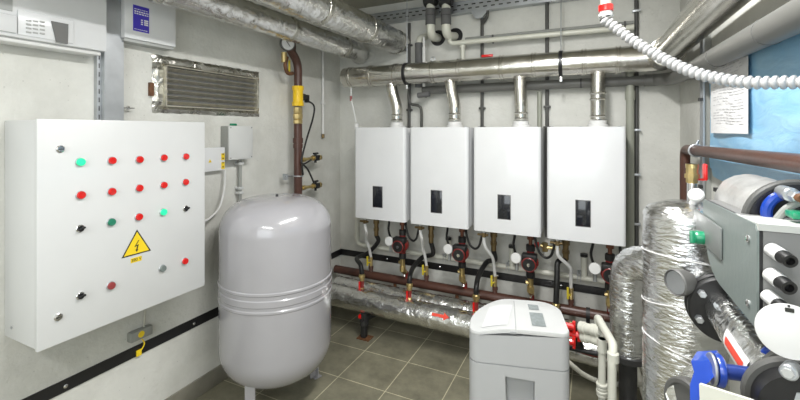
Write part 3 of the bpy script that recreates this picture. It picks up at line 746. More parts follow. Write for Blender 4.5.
# white waste pipe
wp = thing('waste_pipe', 'thin white plastic waste pipe running below the boilers', 'pipe', (-1.7, 3.09, .55))
wx = P(357, 230, Y=3.09).x
MB().tube(fillet([(wx, 3.09, .86), (wx, 3.09, .56), (.40, 3.09, .545)], .06), .019, 14).build('tube', 'ivory', wp)
MB().cyl((wx, 3.09, .62), (wx, 3.09, .65), .023).build('socket', 'ivory', wp)
MB().cyl((wx + .07, 3.09, .559), (wx + .10, 3.09, .559), .023).build('socket', 'ivory', wp)
for px, py0, py1 in ((448, 240, 262), (511.5, 248, 274), (584, 257, 285)):
    x = P(px, py0, Y=3.08).x; z1 = P(px, py0, Y=3.08).z
    br = MB().cyl((x, 3.09, .55), (x, 3.09, z1), .019).build('branch', 'ivory', wp)
    MB().cyl((x, 3.09, z1), (x, 3.09, z1 + .02), .024).build('branch_cap', 'black', br)
for px in (404, 445, 508, 579):
    x = P(px, 262, Y=3.07).x
    MB().box(x - .012, x + .012, 3.05, WB, .575, .582).box(x - .012, x - .008, 3.05, 3.055, .53, .60).box(x + .008, x + .012, 3.05, 3.055, .53, .60).build('pipe_clip', 'steel', wp)

# per-boiler fittings
BYP = 2.85
NTH = ['first', 'second', 'third', 'fourth']
gasb = [P(371, 262, Y=MY).x, P(426.5, 266, Y=MY).x, P(495, 275, Y=MY).x, P(571, 282, Y=MY).x]
for i in range(4):
    L = BL[i]; who = ['leftmost', 'second', 'third', 'rightmost'][i] + ' boiler'
    # pale gas hose with yellow cock
    t_ = thing('gas_hose', 'bent pale hose with yellow valve handle under the %s' % who, 'hose', (gasb[i], MY, MZ + .034), 'gas hoses under the boilers')
    pts = smooth([(L + .06, BYP, .878), (L + .06, BYP, .80), (L + .068, BYP + .01, .745), (gasb[i] - .004, MY - .08, .665), (gasb[i], MY - .04, .60), (gasb[i], MY, .50)], 8)
    MB().tube(pts, .0115, 10).build('tube', 'plastic', t_)
    MB().cyl((gasb[i], MY, .425), (gasb[i], MY, .50), .015, seg=10).build('valve_body', 'brass', t_)
    MB().box(gasb[i] - .026, gasb[i] - .012, MY - .035, MY - .02, .43, .51, .003).cyl((gasb[i] - .015, MY - .03, .455), (gasb[i], MY, .455), .007, seg=8).build('handle', 'yel2', t_)
    MB().cyl((gasb[i], MY, MZ + .03), (gasb[i], MY, .425), .017, seg=12).cyl((gasb[i], MY, .40), (gasb[i], MY, .42), .021, seg=8).build('lower_stub', 'brown', t_)
    fx = L + .06
    MB().cyl((fx - .045, BYP, .835), (fx + .03, BYP, .835), .009, seg=8).cyl((fx, BYP, .82), (fx, BYP, .85), .017, seg=6).build('top_cock', 'bronze', t_)
    # return pipe: bronze top
    rx = L + .105
    t_ = thing('return_pipe', 'bronze and black sleeved return pipe under the %s' % who, 'pipe', (rx, 2.96, .4), 'return pipes under the boilers')
    MB().cyl((rx, 2.96, .70), (rx, 2.96, .878), .019, seg=14).cyl((rx, 2.96, .80), (rx, 2.96, .83), .026, seg=8).cyl((rx, 2.96, .74), (rx, 2.96, .765), .024, seg=8).build('upper_pipe', 'bronze', t_)
    paths = [
        [(rx, 2.96, .70), (rx - .0, 2.99, .64), P(368, 253, Y=3.03), P(357, 258, Y=2.88), P(360.5, 265, Y=2.76), P(362, 274, Y=2.74)],
        [(rx, 2.96, .70), (rx, 3.0, .60), P(423, 257, Y=3.03), P(413.5, 267, Y=2.90), P(410, 276, Y=2.75), P(409.5, 283, Y=2.73)],
        [(rx, 2.96, .70), (rx, 3.0, .62), P(487, 262, Y=3.02), P(479, 275, Y=2.86), P(476.5, 286, Y=2.74), P(476, 294, Y=2.73)],
        [(rx, 2.96, .70), P(558, 262, Y=2.91), P(557, 275, Y=2.88), P(556.5, 290, Y=2.86), P(556, 303, Y=2.85)]]
    path = smooth(paths[i], 7)
    MB().tube(path, .018, 16).build('black_sleeve', 'rubber', t_)
    e = Vector(paths[i][-1])
    MB().lathe([(.018, 0), (.026, -.008), (.026, -.028), (.02, -.034), (.02, -.05)], e, (0, 0, 1), 8).build('union_nut', 'brass', t_)
    zb_ = .335
    mb = MB().m('redcast').cyl(e - Vector((0, 0, .05)), (e.x, e.y, .29), .017, seg=12)
    mb.m('brass').cyl((e.x, e.y, .33), (e.x, e.y, .345), .02, seg=8)
    mb.m('red').cyl((e.x - .012, e.y - .02, .34), (e.x - .012, e.y - .02, e.z - .055), .007, seg=8)
    mb.build('red_valve', 'red', t_)
    # circulation pump
    px_ = L + .37; PYp = 2.9; pz = .674
    if i == 0:
        pm = thing('circulation_pump', 'red and black circulation pump under the leftmost boiler', 'pump', (px_, PYp, .38), 'circulation pumps under the boilers')
        MB().m('redcast').lathe([(.03, -.03), (.052, -.02), (.057, 0), (.057, .03), (.05, .04)], (px_, PYp, pz), (0, -1, 0), 24).cyl((px_, PYp + .01, pz - .075), (px_, PYp + .01, pz + .075), .026, seg=16).build('volute', 'redcast', pm)
        MB().m('rubber').lathe([(.047, .04), (.047, .075), (.040, .085), (0, .085)], (px_, PYp, pz), (0, -1, 0), 24).box(px_ - .05, px_ + .05, PYp - .075, PYp - .01, pz + .02, pz + .066, .008).build('motor', 'rubber', pm)
        MB().lathe([(.012, .085), (.012, .09), (0, .091)], (px_, PYp, pz), (0, -1, 0), 14).build('centre_screw', 'chrome', pm)
        MB().torus((px_, PYp - .078, pz), (0, -1, 0), .043, .005).build('red_ring', 'redcast', pm)
        MB().cyl((px_, PYp + .01, pz + .07), (px_, PYp + .01, pz + .115), .030, seg=8, bev=.004).build('black_union', 'rubber', pm)
        MB().cyl((px_, PYp + .01, pz - .115), (px_, PYp + .01, pz - .07), .030, seg=8, bev=.004).build('black_union', 'rubber', pm)
        M['copper'] = simple('copper', (.20, .08, .05), .4, .6, var=.3, vscale=40)
        MB().cyl((px_, PYp + .01, pz + .115), (px_, PYp + .01, BZ0 + .002), .013).cyl((px_, PYp + .01, pz + .15), (px_, PYp + .01, pz + .185), .024, seg=8).build('copper_riser', 'copper', pm)
        MB().cyl((px_, PYp + .01, .50), (px_, PYp + .01, pz - .115), .019, seg=12).cyl((px_ , PYp + .01, .47), (px_, PYp + .05, .44), .022, seg=12).cyl((px_ - .03, PYp + .01, .525), (px_, PYp + .01, .525), .014, seg=8).cyl((px_, PYp + .01, .46), (px_, PYp + .01, .50), .025, seg=8).build('brass_valve', 'brass', pm)
        MB().m('redcast').tube([(px_, PYp + .05, .445), (px_, PYp + .09, .42), (px_, MY, MZ + .02)], .016, 12).m('chrome').cyl((px_ - .004, PYp + .06, .40), (px_ - .004, PYp + .05, .45), .008, seg=8).build('lower_nipple', 'redcast', pm)
        pump0 = pm
        gg = thing('vent_disc', 'white round cap beside the pump of the leftmost boiler', 'cap', (L + .284, 2.85, .70), 'white round caps beside the pumps')
        MB().lathe([(.034, 0), (.036, .004), (.036, .02), (.032, .025), (0, .026)], (L + .284, 2.86, .70), (-.1, -1, .05), 24).build('disc', 'plastic', gg)
        MB().tube([(L + .284, 2.86, .70), (L + .30, 2.88, .68), (px_ - .03, PYp, pz + .02)], .010, 10).build('stem', 'bronze', gg)
        MB().cyl((L + .284, 2.875, .67), (L + .284, 2.875, .61), .012, seg=10).build('foot', 'steel', gg)
        disc0 = gg
        hs = tag(MB().tube(smooth([(L + .275, 2.86, .88), (L + .27, 2.87, .84), (L + .26, 2.88, .78), (L + .275, 2.89, .72), (L + .31, 2.89, .69)]), .0085, 10).build('flexible_hose', 'rubber'),
                 'black hose arching down beside the pump of the leftmost boiler', 'hose', 'black hoses left of the pumps')
        hose0 = hs
    else:
        d_ = (PITCH * i, 0, 0)
        dup(pump0, d_, 'red and black circulation pump under the %s' % who)
        dup(disc0, d_, 'white round cap beside the pump of the %s' % who)
        dup(hose0, d_, 'black hose arching down beside the pump of the %s' % who)
    if i < 3:
        h = tag(MB().tube(smooth([(L + .405, 2.9, .885), (L + .405, 2.9, .82), (L + .43, 2.89, .75), (L + .47, 2.88, .72), (L + .505, 2.87, .74), (L + .525, 2.86, .80), (L + .53, 2.86, .83)]), .0085, 10).build('flexible_hose', 'rubber'),
                'black U-shaped hose hanging between the %s and %s boilers' % (NTH[i], NTH[i + 1]), 'hose', 'U-shaped hoses between boilers')
tag(MB().tube(smooth([P(620, 246, Y=2.9), P(621, 256, Y=2.9), P(624, 268, Y=2.9), P(625, 282, Y=2.92)]), .009, 10).build('flexible_hose', 'rubber'),
    'straight black hose right of the pump under the rightmost boiler', 'hose')
# valve with red knob between third and fourth boiler
p = P(545, 247, Y=3.0)
t_ = thing('brass_valve', 'brass valve with red knob below the gap between third and fourth boilers', 'valve', (p.x, p.y, p.z - .05))
MB().cyl(p - Vector((0, 0, .03)), p + Vector((0, 0, .03)), .020, seg=8).cyl(p, p + Vector((.10, 0, 0)), .014, seg=10).cyl(p, p - Vector((.03, 0, -.01)), .015, seg=10).build('body', 'brass', t_)
MB().cyl(p + Vector((-.04, 0, .01)), p + Vector((-.07, 0, .01)), .02, seg=8, bev=.003).build('red_knob', 'red', t_)
# thin white lead at the left of the first boiler
t_ = thing('sensor_lead', 'thin white lead with red end dropping onto the leftmost boiler', 'cable', P(356, 122, Y=2.85))
MB().tube(smooth([P(351, 88, Y=2.86), P(351.5, 100, Y=2.86), P(354, 112, Y=2.86), P(356, 122, Y=2.86)]), .006, 8).build('lead', 'plastic', t_)
MB().cyl(P(351, 96, Y=2.86), P(351, 101, Y=2.86), .010, seg=8).build('red_sleeve', 'redbr', t_)
pp = P(356.5, 126, Y=2.86); MB().cyl(pp - Vector((0, 0, .03)), pp + Vector((0, 0, .02)), .018).build('white_end', 'plastic', t_)

# ------------------------------------------------------------------ vertical conduits on the back wall
for k, (px, z0, lab) in enumerate([(409, 1.45, 'dark vertical conduit at the left hanger on the back wall'), (482, 1.45, 'dark vertical conduit between second and third boilers'),
                                   (547, .80, 'dark vertical conduit between third and fourth boilers'), (636.5, .45, 'dark vertical conduit right of the rightmost boiler')]):
    x = P(px, 100, Y=3.125).x
    t_ = thing('wall_conduit', lab, 'conduit', (x, 3.125, z0))
    top = tz - .02 if k < 2 else CEIL
    MB().cyl((x, 3.128, z0), (x, 3.128, top), .013, seg=12).build('tube', 'dcond', t_)
    for z in ([2.30, 1.75, 1.6] if k < 3 else [2.38, 1.58, 1.28, .95]):
        MB().box(x - .024, x + .024, 3.115, WB, z - .008, z + .008, .002).cyl((x + .02, 3.115, z), (x + .02, 3.105, z), .005, seg=8).build('clip', 'dcond' if k < 3 else 'steel', t_)
x = P(544.5, 100, Y=3.1).x
tag(MB().cyl((x - .035, 3.11, .80), (x - .035, 3.11, 1.86), .017).build('pale_pipe', 'olive'), 'pale green vertical pipe seen in the gap before the rightmost boiler', 'pipe')
x = P(630, 100, Y=3.09).x
pg = thing('pale_pipe', 'pale green vertical pipe just right of the rightmost boiler', 'pipe', (x, 3.09, .4))
MB().cyl((x, 3.085, .4), (x, 3.085, 2.02), .025).build('tube', 'olive', pg)
MB().cyl((x, 3.085, 1.78), (x, 3.085, 1.84), .03).build('socket', 'olive', pg)
p = P(550, 78, Y=3.0); 
# conduit squiggle next to duct hanger
tag(MB().tube(smooth([P(408, 66, Y=2.98) + Vector((0, .1, 0)), P(409, 90, Y=3.08), P(410, 103, Y=3.08), P(419, 106, Y=3.09), P(421.5, 112, Y=3.1), P(421.5, 127, Y=3.1), P(421.5, 135, Y=3.1)]), .012, 10).build('bent_conduit', 'dcond'),
    'dark S-bent conduit dropping behind the first two boilers', 'conduit')
# bracket under tray
p = P(479.5, 9, Y=3.08)
MBk = thing('tray_bracket', 'triangular steel bracket hanging under the perforated cable tray', 'bracket', (p.x, 3.1, 2.4))
MB().prism([(p.x - .07, 3.08, tz - .003), (p.x + .07, 3.08, tz - .003), (p.x + .02, 3.08, tz - .06), (p.x - .03, 3.08, tz - .06)], (0, .03, 0)).build('gusset', 'steel', MBk)
MB().tube(fillet([(p.x + .06, 3.09, tz - .01), (p.x + .06, 3.09, tz - .05), (P(482, 100, Y=3.125).x, 3.128, tz - .1)], .03), .013, 10).build('offset_tube', 'dcond', MBk)

# ------------------------------------------------------------------ ivory pipes at the top
def sleeve_pipe(px, label, wallpx, wallpy):
    a = P(px, 20, Y=2.98); xw = P(wallpx, wallpy, Y=WB)
    t_ = thing('ivory_pipe', label, 'pipe', (a.x, a.y, 2.2))
    z_el = P(px, 36, Y=2.98).z
    MB().tube(fillet([(a.x, 2.98, CEIL), (a.x, 2.98, z_el), (xw.x, WB + .02, xw.z)], .08, 8), .034, 20).build('tube', 'ivory', t_)
    zt_, zb_ = P(px, 9, Y=2.98).z, P(px, 25, Y=2.98).z
    sl = MB().cyl((a.x, 2.98, zb_), (a.x, 2.98, zt_), .040, seg=20, bev=.003).build('foam_sleeve', 'lam', t_)
    MB().torus((a.x, 2.98, (zt_ + zb_) / 2 + .01), (0, 0, 1), .040, .002, 20, 6).build('tie', 'black', sl)
    MB().lathe([(.065, 0), (.062, .004), (.03, .005)], (xw.x, WB - .001, xw.z), (0, -1, 0), 24).build('wall_hole_seal', 'black', t_)
    MB().cyl((a.x - .05, 2.98, P(px, 1, Y=2.98).z), (a.x + .05, 2.98, P(px, 1, Y=2.98).z), .045, seg=16, bev=.006).build('black_clamp', 'rubber', t_)
sleeve_pipe(430.5, 'ivory pipe with dark foam sleeve bending into the wall, left of the pair', 438, 38)
sleeve_pipe(446, 'ivory pipe with dark foam sleeve bending into the wall, right of the pair', 455, 36)
a = P(419, 50, Y=3.06)
t_ = thing('ivory_pipe', 'short ivory elbow pipe with dark sleeve standing behind the steel duct', 'pipe', (a.x, a.y, 1.9))
MB().tube(fillet([(a.x, 3.06, 1.95), (a.x, 3.06, P(419, 38, Y=3.06).z), (a.x + .04, WB + .01, P(419, 35, Y=3.1).z)], .04), .026, 16).build('tube', 'ivory', t_)
MB().cyl((a.x, 3.06, 1.93), (a.x, 3.06, P(419, 43, Y=3.06).z), .033, bev=.003).build('foam_sleeve', 'lam', t_)
MB().cyl((a.x + .055, 3.03, 1.93), (a.x + .055, 3.03, P(425, 37, Y=3.03).z), .009, seg=10).cyl((a.x + .055, 3.03, 1.93), (a.x + .055, 3.03, P(425, 47, Y=3.03).z), .013, seg=10).build('thin_tube', 'plastic', t_)
hz = P(455, 44, Y=3.08).z
t_ = thing('ivory_pipe', 'thin ivory pipe running right across the wall above the steel duct', 'pipe', (-.4, 3.08, hz))
x0 = P(450, 42, Y=3.08).x; x1 = P(634, 30, Y=3.08).x
MB().tube(fillet([(x0 + .01, 3.02, hz + .06), (x0 + .01, 3.05, hz), (x1, 3.08, hz)], .03), .019, 14).build('tube', 'ivory', t_)
MB().tube([(x0 + .12, 3.10, hz + .035), (x1, 3.10, hz + .035)], .012, 10).build('rear_tube', 'cond', t_)
xb = P(463, 50, Y=3.08).x
bv = MB().cyl((xb, 3.07, hz - .18), (xb, 3.07, hz), .016).cyl((xb, 3.07, hz - .04), (xb, 3.07, hz + .02), .023).build('drop_branch', 'ivory', t_)
for px in (492.5, 625):
    x = P(px, 42, Y=3.06).x; MB().torus((x, 3.08, hz), (1, 0, 0), .022, .004).box(x - .006, x + .006, 3.06, 3.07, hz + .01, hz + .04).build('pipe_clip', 'dcond', t_)
p = P(487, 57, Y=3.02)
t_ = thing('ball_valve', 'small ball valve with red lever on top of the steel duct', 'valve', (p.x, p.y, p.z - .03))
MB().cyl(p + Vector((-.10, 0, -.02)), p + Vector((.06, 0, -.02)), .016, seg=12).cyl(p + Vector((-.05, 0, -.02)), p + Vector((0, 0, -.02)), .024, seg=8).build('valve_body', 'chrome', t_)
MB().box(p.x - .04, p.x + .045, p.y - .012, p.y + .012, p.z + .0, p.z + .018, .004).build('lever', 'red', t_)
p = P(433, 61, Y=2.95)
tag(MB().torus((p.x, 2.95, DZ + DR + .02), (0, 1, 0), .016, .004).cyl((p.x, 2.95, DZ + DR - .002), (p.x, 2.95, DZ + DR + .01), .01, seg=8).build('eye_bolt', 'steel'), 'small eye bolt on top of the steel duct', 'bolt')

# ------------------------------------------------------------------ right wall: rail, sheet, poster, brown pipe
ry = P(703.5, 150, X=WR - .03)
t_ = thing('wall_rail', 'grey vertical steel rail on the right wall beside the blue sheet', 'rail', (WR, 2.4, 1.2))
MB().box(WR - .028, WR, 2.385, 2.425, .9, CEIL).build('rail_web', 'cond', t_)
MB().box(WR - .036, WR - .028, 2.375, 2.395, .9, CEIL).box(WR - .036, WR - .028, 2.415, 2.435, .9, CEIL).build('rail_flange', 'steel', t_)
for z in (1.30, 1.72): MB().box(WR - .05, WR - .036, 2.37, 2.40, z, z + .015).build('rail_bolt', 'cast', t_)
# blue sheet, slightly wavy
ys = [2.355, 0.4]
def shf(u, v):
    y = 2.355 - u * 1.95
    zb_ = 1.372 - .012 * math.sin(u * 9) + (.03 if u < .02 else 0)
    z = zb_ + (1.8228 + .02285 * y - .005 - zb_) * v
    if u < .08: zb2 = 1.372
    return (WR - .012 - .0015 * math.sin(u * 22 + v * 9) - .001 * math.sin(v * 17 + u * 11) - .002 * math.sin(u * 30 + v * 20) * max(0, 1 - v * 5), y, z)
sh = MB().m('sheet').grid(shf, 60, 30).build('plastic_sheet', 'sheet', None, recalc=False)
tag(sh, 'light blue plastic sheet hung over the right wall', 'sheet')
py0, py1 = P(711.5, 130, X=.495).y, P(749, 130, X=.495).y
pz0, pz1 = P(711.5, 133, X=.495).z, P(749, 45, X=.495).z
po = thing('paper_notice', 'white sheet of printed paper pinned over the blue plastic', 'notice', (.495, (py0 + py1) / 2, pz0))
MB().m('paper').grid(lambda u, v: (.492 - .003 * math.sin(u * 6), py0 + (py1 - py0) * u, pz0 + (pz1 - pz0) * v), 10, 10).build('paper', 'paper', po, recalc=False)
mb = MB().m('pgrey'); rr = random.Random(9)
M['ptext'] = simple('faint_print', (.60, .60, .61), .7)
for r in range(22):
    z = pz1 - .03 - r * (pz1 - pz0 - .06) / 22
    u = .12
    while u < .86:
        w = rr.uniform(.04, .12); y0_, y1_ = py0 + (py1 - py0) * u, py0 + (py1 - py0) * min(.9, u + w)
        if rr.random() < .75: mb.grid(lambda a, b: (.4885, y0_ + (y1_ - y0_) * a, z + .0035 * b), 1, 1)
        u += w + .02
mb.mats = ['ptext']; mb.build('faint_print', 'ptext', po, recalc=False)

BPX = .455
BPY = P(685, 170, X=BPX).y
bp_ = thing('brown_pipe', 'brown pipe that rises in the far right corner and runs along the right wall', 'pipe', (BPX, BPY, .9))
bz0, bz1 = P(700, 151, X=BPX).z, P(800, 163.5, X=BPX).z
yfar = P(700, 151, X=BPX).y; ynear = P(800, 163, X=BPX).y
sl_ = (bz1 - bz0) / (ynear - yfar)
zc = bz0 + sl_ * (BPY - yfar)
MB().tube(fillet([(BPX, BPY, .0), (BPX, BPY, zc), (BPX, .2, zc + sl_ * (.2 - BPY))], .06, 8), .024, 22).build('pipe', 'brown', bp_)
yc = P(696, 150, X=BPX).y
MB().torus((BPX, yc, zc + sl_ * (yc - BPY)), (0, 1, 0), .028, .006, 28, 8).cyl((BPX, yc, 1.50), (WR, yc, 1.50), .006, seg=8).cyl((BPX, yc, zc + .03), (BPX + .01, yc, zc + .055), .006, seg=8).build('pipe_clamp', 'steel', bp_)

# ------------------------------------------------------------------ foil-wrapped header on the right
HX, HY, HR = .277, 1.625, .118
ht = P(683, 199, D=1.40).z
hd = thing('foil_header', 'large upright foil-wrapped cylinder, tallest vessel at the right', 'insulated vessel', (HX, HY, 0))
def hr(t, k): return HR * (1.0 if t < .965 else max(.05, 1 - ((t - .965) / .035) ** 2.4 * .6))
MB().tube(dense([(HX, HY, .05), (HX, HY, ht)], .022), HR, 34, crinkle=.0028, rf=hr).build('foil_jacket', 'foil2', hd, angle=50)
MB().cyl((HX, HY, 0), (HX, HY, .06), .06).build('foot', 'cast', hd)
for z, t2 in ((1.16, .1), (.86, .25), (.845, .3), (1.02, -.15)):
    MB().torus((HX, HY, z), (t2, .12, 1), HR + .004, .0018, 48, 5).build('tie_wire', 'plastic', hd)
# air vent on top
ax_ = P(692, 180, Y=HY)
av = thing('air_vent', 'brass air vent with red lever standing on the foil-wrapped cylinder', 'valve', (ax_.x, HY, ht - .02))
zz = lambda py: P(692, py, Y=HY).z
MB().m('brass').cyl((ax_.x, HY, zz(183)), (ax_.x, HY, zz(164)), .017, seg=8, bev=.002).cyl((ax_.x, HY, zz(178)), (ax_.x, HY, zz(174)), .021, seg=8).cyl((ax_.x, HY, zz(168)), (ax_.x, HY, zz(164)), .018, seg=16).build('brass_body', 'brass', av)
MB().cyl((ax_.x, HY, ht - .03), (ax_.x, HY, zz(183)), .014).build('nipple', 'chrome', av)
q = P(704.5, 166, Y=HY + .02)
MB().box(q.x - .006, q.x + .006, HY - .0, HY + .03, P(704, 181, Y=HY).z, P(704, 164, Y=HY).z, .005).box(ax_.x, q.x, HY + .01, HY + .02, P(704, 181, Y=HY).z, P(704, 179, Y=HY).z).build('lever', 'red', av)
q = P(697, 200, Y=HY - .12)
cp_ = MB().lathe([(.02, 0), (.022, .004), (.022, .018), (.018, .022), (0, .024)], P(697, 197, Y=HY - .07), (-.3, -.8, .5), 20).cyl(P(697, 197, Y=HY - .07), (HX + .02, HY, ht - .02), .012).build('drain_cap', 'plastic', av); cp_['label'] = 'white round plastic cap'

# second foil pipe: arch left of header
ar = [(.157, 2.233, .50), (.157, 2.233, .965), (.42, 2.02, .965)]
foil_pipe('insulated_pipe', 'foil-wrapped elbow pipe bending down left of the tall foil cylinder', fillet(ar, .12, 10), .078, 'foil2')
t_ = thing('steel_support', 'dark steel base below the foil elbow pipe', 'stand', (.157, 2.233, 0))
MB().m('cast').cyl((.157, 2.233, .49), (.157, 2.233, .515), .095, seg=24).cyl((.157, 2.233, .0), (.157, 2.233, .49), .04, seg=16).build('post', 'cast', t_)
MB().m('black').cyl((-.15, 2.25, .46), (.42, 2.25, .46), .012).build('cross_rod', 'cast', t_)

# port from header toward the camera with flange, insulated pipe and red label
def ring(mb, c, ax, R, th, hole=0): return mb.lathe([(hole, 0), (R - .004, 0), (R, .004), (R, th - .004), (R - .004, th), (hole, th)] if hole else [(0, 0), (R - .004, 0), (R, .004), (R, th - .004), (R - .004, th), (0, th)], c, ax, 40, cap=False)
PX_, PZ_ = .335, 1.085
fl_ = thing('flanged_pipe', 'foil-wrapped branch pipe with black flanges and a red label, under the grey pump box', 'insulated pipe', (PX_, 1.3, PZ_))
MB().tube(dense([(PX_, HY - .06, PZ_), (PX_, 1.44, PZ_)], .02), .062, 28, crinkle=.002).build('white_neck', 'foil', fl_)
f1 = ring(MB(), (PX_, 1.425, PZ_), (0, -1, 0), .092, .018).build('flange', 'rubber', fl_)
f2 = ring(MB(), (PX_, 1.398, PZ_), (0, -1, 0), .090, .02).build('flange', 'rubber', fl_)
for k in range(6):
    a = math.radians(25 + 60 * k); bx_, bz_ = PX_ + .072 * math.cos(a), PZ_ + .072 * math.sin(a)
    MB().cyl((bx_, 1.36, bz_), (bx_, 1.435, bz_), .010, seg=6, bev=.002).build('bolt', 'steel', f2)
MB().tube(dense([(PX_, 1.38, PZ_), (PX_, .98, PZ_)], .02), .052, 28, crinkle=.0015).build('foil_jacket', 'foil', fl_, angle=50)
rl = P(738, 341, X=PX_ - .045)
def lab(yc_, L_, zc_, a_half, off, key, name, par):
    def f(u, v):
        a = zc_ + (v - .5) * 2 * a_half
        return (PX_ - (.0535 + off) * math.cos(a), yc_ + (u - .5) * L_, PZ_ + (.0535 + off) * math.sin(a))
    return MB().m(key).grid(f, 3, 6).build(name, key, par, recalc=False)
lb = lab(1.115, .15, .12, .42, .0012, 'paper', 'label', fl_)
lab(1.115, .12, .12, .17, .0022, 'pinkred', 'red_stripe', lb)
f3 = ring(MB(), (PX_, .985, PZ_), (0, -1, 0), .078, .016).build('flange', 'ring', fl_)
MB().m('black').lathe([(.066, .0165), (.066, .05), (0, .05)], (PX_, .985, PZ_), (0, -1, 0), 32).build('dark_throat', 'black', fl_)

# gauge cap on a stub at the left of the port
gq = P(684, 282, D=1.17)
tg = thing('thermometer', 'round grey thermometer housing sticking out left of the black flange', 'thermometer', gq)
ax2 = Vector((-.80, -.60, .02)).normalized()
MB().lathe([(.030, -.045), (.036, -.03), (.038, 0), (.035, .004), (.033, -.004), (0, -.004)], gq + ax2 * .03, ax2, 30).build('housing', 'dgrey', tg)
MB().lathe([(0, 0), (.032, 0), (.032, .001), (0, .001)], gq + ax2 * .028, ax2, 30).build('glass_face', 'steel', tg)
MB().cyl(gq + ax2 * -.01, gq + ax2 * -.12, .014).build('stem', 'steel', tg)

# ------------------------------------------------------------------ grey pump control box
GXA, GXB, GYA, GYB, GZA, GZB = .295, .385, 1.026, 1.454, 1.185, 1.392
pb = thing('pump_control_box', 'grey pump electronics box with green knob and cable glands at the right edge', 'pump controller', (.35, 1.2, GZA))
# side outline in YZ, far lower corner rounded, swept along X
pl = [(GYA, GZA), (GYA, GZB - .012), (GYA + .01, GZB)]
pl += [(GYB - .01, GZB - .014), (GYB, GZB - .024)]
for k in range(8):
    a = math.radians(0 + 90 * k / 7); pl.append((GYB - .17 + .17 * math.cos(a), GZA + .155 - .155 * math.sin(a)))
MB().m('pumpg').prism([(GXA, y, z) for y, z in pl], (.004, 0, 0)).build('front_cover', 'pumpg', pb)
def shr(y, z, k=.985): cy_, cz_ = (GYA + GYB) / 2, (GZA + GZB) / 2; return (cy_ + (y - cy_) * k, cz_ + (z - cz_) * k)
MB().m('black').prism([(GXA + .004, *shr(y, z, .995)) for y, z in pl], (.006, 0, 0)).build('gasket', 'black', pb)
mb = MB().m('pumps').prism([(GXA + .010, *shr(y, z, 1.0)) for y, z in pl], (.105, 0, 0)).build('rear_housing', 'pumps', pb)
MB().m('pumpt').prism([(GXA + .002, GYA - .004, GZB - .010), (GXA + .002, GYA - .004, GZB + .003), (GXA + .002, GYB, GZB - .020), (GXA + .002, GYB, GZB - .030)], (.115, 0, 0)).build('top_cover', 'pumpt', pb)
for px, py in ((748.5, 238.5), (748.5, 303)):
    p = P(px, py, X=GXA); MB().lathe([(.008, 0), (.008, .002), (.005, .004), (0, .004)], p, (-1, 0, 0), 14).build('screw', 'chrome', pb)
A_ = [P(694, 211, X=GXA - .006), P(720, 228, X=GXA - .006), P(720, 261, X=GXA - .006), P(694, 240, X=GXA - .006)]
yq0, yq1 = A_[1].y, A_[0].y
dp = MB().m('pgrey').box(GXA - .006, GXA, yq0, yq1 + .0, A_[2].z, A_[1].z, .004)
dp.mats = ['pumps']; M['plate'] = simple('control_plate', (.20, .215, .21), .4); dp.mats = ['plate']
dpo = dp.build('control_plate', 'plate', pb)
kq = P(703.5, 238, X=GXA - .006)
kn = MB().m('greenk').lathe([(.019, 0), (.019, .016), (.016, .022), (0, .022)], kq, (-1, 0, 0), 24).obox(kq + Vector((-.026, 0, 0)), (1, 0, 0), (0, .2, .98), (0, .98, -.2), .014, .036, .010, .003).build('green_knob', 'greenk', dpo)
for k, (px, py, s_) in enumerate([(771, 249, 1), (770, 274, 1.05), (767, 295, .95)]):
    p = P(px, py, Y=GYA); r_ = .0135 * s_
    gl = MB().m('plastic').cyl(p, p + Vector((.007, -.032, -.005)), r_, seg=20, bev=.002).build('cable_gland', 'plastic', pb)
    MB().m('rubber').lathe([(r_ * .95, 0), (r_ * 1.0, .004), (r_ * .9, .022), (r_ * .55, .022), (r_ * .5, .010), (0, .010)], p + Vector((.007, -.031, -.005)), (.2, -.97, -.12), 20, cap=False).build('gland_nut', 'rubber', gl)
p = P(767, 295, Y=GYA) + Vector((.008, -.05, -.008))
MB().m('dgrey').tube(smooth([p, p + Vector((.03, -.01, -.012)), p + Vector((.07, .0, -.03)), p + Vector((.12, .02, -.05))]), .009, 12).build('grey_cable', 'dgrey', pb)
# round white tag
q = P(789, 331, D=.72)
n_ = Vector((-.15, -1, .12)).normalized()
wt = thing('round_tag', 'white round plastic tag hanging below the cable glands', 'tag', q)
MB().lathe([(0, 0), (.045, 0), (.047, .001), (.047, .003), (.045, .004), (0, .004)], q, n_, 44, cap=False).build('disc', 'plastic', wt)
x_, y__, _ = frame_from(n_)
MB().m('ink').obox(q + n_ * .0045 + Vector((.0, 0, .038)), x_, y__, n_, .012, .007, .001).build('slot', 'ink', wt)
MB().m('ink').obox(q + n_ * .0045 + Vector((-.01, 0, -.034)), x_, y__, n_, .012, .003, .001).build('slot', 'ink', wt)
MB().tube([q + Vector((.0, -.0, .045)), P(785, 316, D=.745), P(783, 303, D=.76)], .002, 6).build('tie', 'black', wt)

